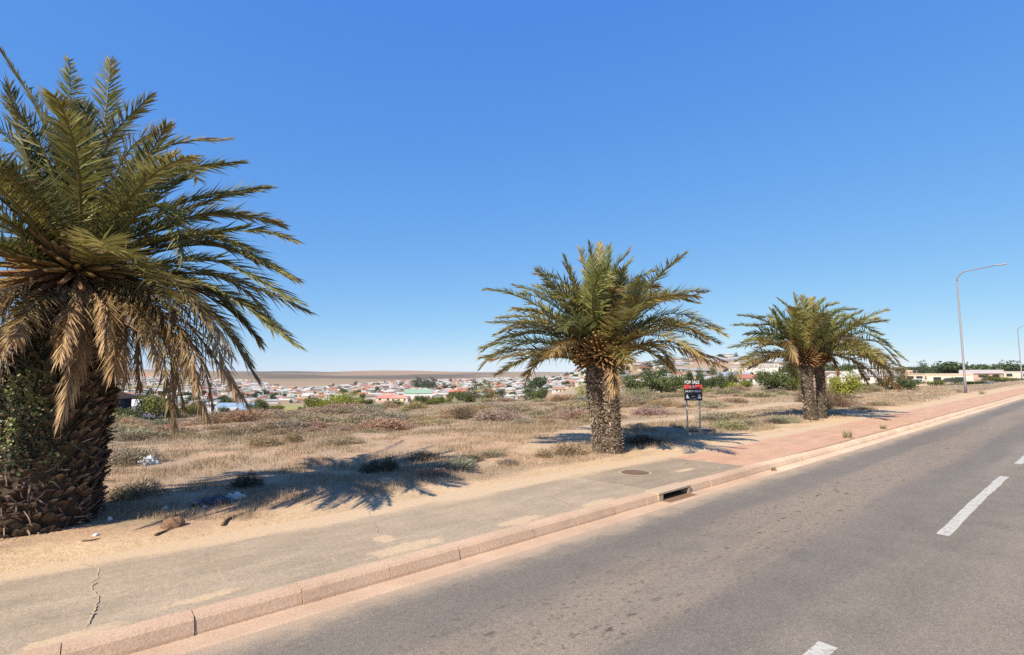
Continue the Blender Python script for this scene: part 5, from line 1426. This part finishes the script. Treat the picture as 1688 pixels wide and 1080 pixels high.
while cnt < 280:
    (rr, x, y, px) = cand[int(r_.random() ** 1.5 * len(cand))]
    if rr > 1300: continue
    x += r_.normal(0, 9); y += r_.normal(0, 8)
    if y < 100: continue
    up = r_.random() < .12; h = r_.uniform(3.5, 7) * (1.6 if up else 1); w = h * (.28 if up else r_.uniform(.5, .75)) * (1.6 if up else 1)
    dk = r_.random(); tint = (1.25, 1.2, 1.0) if dk < .35 else ((.9, .95, .9) if dk < .75 else (1.5, 1.35, .9))
    t = tree(x, y, w, h, cyp[cnt % 2] if up else tree_cr[cnt % 5], tint)
    ad = 'slender dark conifer' if up else ('mid green tree' if dk < .35 else ('dark green tree' if dk < .75 else 'olive green tree'))
    titems.append((t, f'{ad}, {"lower" if rr < 420 else ("middle" if rr < 750 else "upper")} town rows, {zone(CX + F * x / y)}', px)); cnt += 1
ordinal_labels(titems)
titems = []
# skyline trees on the right and on the hill top
for px, Yd, wpx, ytop, kind in [(1455, 230, 34, 607, 1), (1480, 240, 40, 606, 0), (1517, 200, 12, 596, 'c'), (1540, 260, 44, 605, 2), (1562, 210, 46, 598, 3), (1585, 230, 40, 604, 4), (1543, 300, 4, 597, 'c'), (1606, 220, 40, 602, 1), (1628, 240, 38, 604, 2), (1648, 230, 36, 602, 0), (1658, 250, 24, 596, 'c'), (1672, 220, 40, 602, 3), (1694, 230, 44, 603, 4), (1500, 260, 40, 607, 2), (1720, 230, 50, 602, 1), (1420, 250, 44, 606, 2), (1405, 270, 30, 606, 3),
                                (1202, 470, 12, 588, 0), (1212, 480, 14, 590, 1), (1222, 470, 12, 592, 2), (1188, 480, 16, 590, 3), (1240, 460, 14, 595, 4), (1066, 520, 16, 598, 0), (1085, 530, 12, 597, 1), (1105, 500, 14, 595, 2), (1150, 480, 18, 592, 3), (1260, 420, 16, 598, 1), (689, 760, 9, 622, 'c'), (713, 700, 12, 623, 'c'), (700, 720, 8, 624, 'c'), (890, 520, 26, 622, 2), (880, 560, 16, 624, 4)]:
    x = (px - CX) / F * Yd; zt = at(px, ytop, Yd).z - hz(x, Yd)
    w = wpx * Yd / F / 2 * (1.35 if px > 1350 and kind != 'c' else 1); con = kind == 'c'
    t = tree(x, Yd, w * (2.6 if con else 1.1), max(zt, 2.5), cyp[int(px) % 2] if con else tree_cr[kind], (1.5, 1.5, 1.45) if px > 1350 else (1.1, 1.1, 1.0), group='trees on the skyline')  # trees on the right tinted paler, distance haze put into their colour
    lb = ('tall thin conifer' if con else 'rounded dark tree') + (' on the skyline right of the small palm' if px > 1350 else (' on the hilltop above the sale board' if px > 1000 else ' in the upper town'))
    titems.append((t, lb, px))
ordinal_labels(titems)

# ------------------------------------------------------------------ light, sky, air
HAZE = 3.6e-5
HZ0 = float(Z.min()) - 1.0; HZ1 = max(float(Z.max()), 40) + 3
SUN_AZ, SUN_EL = R(36 + 180), R(43)          # compass bearing of the sun measured from +Y towards +X
sv = Vector((math.sin(SUN_AZ) * math.cos(SUN_EL), math.cos(SUN_AZ) * math.cos(SUN_EL), math.sin(SUN_EL)))
sd = bpy.data.lights.new('sun', 'SUN'); sd.energy = 4.95; sd.angle = R(.53); sd.color = (1, .905, .73)
so = bpy.data.objects.new('sun', sd); link(so); so.rotation_euler = sv.to_track_quat('Z', 'Y').to_euler(); so.location = sv * 60
wd = bpy.data.worlds.new('World'); scene.world = wd; wd.use_nodes = True
nt = wd.node_tree; bg = nt.nodes['Background']
sky = nt.nodes.new('ShaderNodeTexSky'); sky.sky_type = 'NISHITA'; sky.sun_disc = False
sky.sun_elevation = SUN_EL; sky.sun_rotation = SUN_AZ
sky.altitude = 2000; sky.air_density = 1.0; sky.dust_density = 0; sky.ozone_density = 8.0
# a clear, strongly blue sky: the three channels each get their own contrast
sepc = nt.nodes.new('ShaderNodeSeparateColor'); comb = nt.nodes.new('ShaderNodeCombineColor')
nt.links.new(sky.outputs[0], sepc.inputs[0])
for ch, (k, p) in enumerate(((.70, .84), (.60, .56), (.60, .165))):
    a = nt.nodes.new('ShaderNodeMath'); a.operation = 'MULTIPLY'; nt.links.new(sepc.outputs[ch], a.inputs[0]); a.inputs[1].default_value = .1
    b = nt.nodes.new('ShaderNodeMath'); b.operation = 'POWER'; nt.links.new(a.outputs[0], b.inputs[0]); b.inputs[1].default_value = p
    c = nt.nodes.new('ShaderNodeMath'); c.operation = 'MULTIPLY'; nt.links.new(b.outputs[0], c.inputs[0]); c.inputs[1].default_value = k * 10
    nt.links.new(c.outputs[0], comb.inputs[ch])
nt.links.new(comb.outputs[0], bg.inputs['Color']); bg.inputs['Strength'].default_value = .10

# the air over the valley
hm = bpy.data.materials.new('haze_air'); hm.use_nodes = True; hn = hm.node_tree
hn.nodes.remove(hn.nodes['Principled BSDF'])
pv = hn.nodes.new('ShaderNodeVolumePrincipled'); pv.inputs['Color'].default_value = (.50, .80, 1, 1); pv.inputs['Density'].default_value = HAZE
hn.links.new(pv.outputs[0], hn.nodes['Material Output'].inputs['Volume'])
bm = bmesh.new(); bx(bm, (0, 0, (HZ0 + HZ1) / 2), (27000, 27000, HZ1 - HZ0)); o = bm_obj('haze', bm, hm); tag(o, 'thin haze over the valley', 'haze', kind='stuff')
cy = scene.cycles; cy.volume_bounces = 1

vs = scene.view_settings; vs.view_transform = 'Standard'; vs.look = 'None'; vs.exposure = .7; vs.gamma = 1
scene.render.engine = 'CYCLES'
cy = scene.cycles
cy.max_bounces = 6; cy.diffuse_bounces = 3; cy.glossy_bounces = 2; cy.transmission_bounces = 3; cy.transparent_max_bounces = 6
cy.use_denoising = False
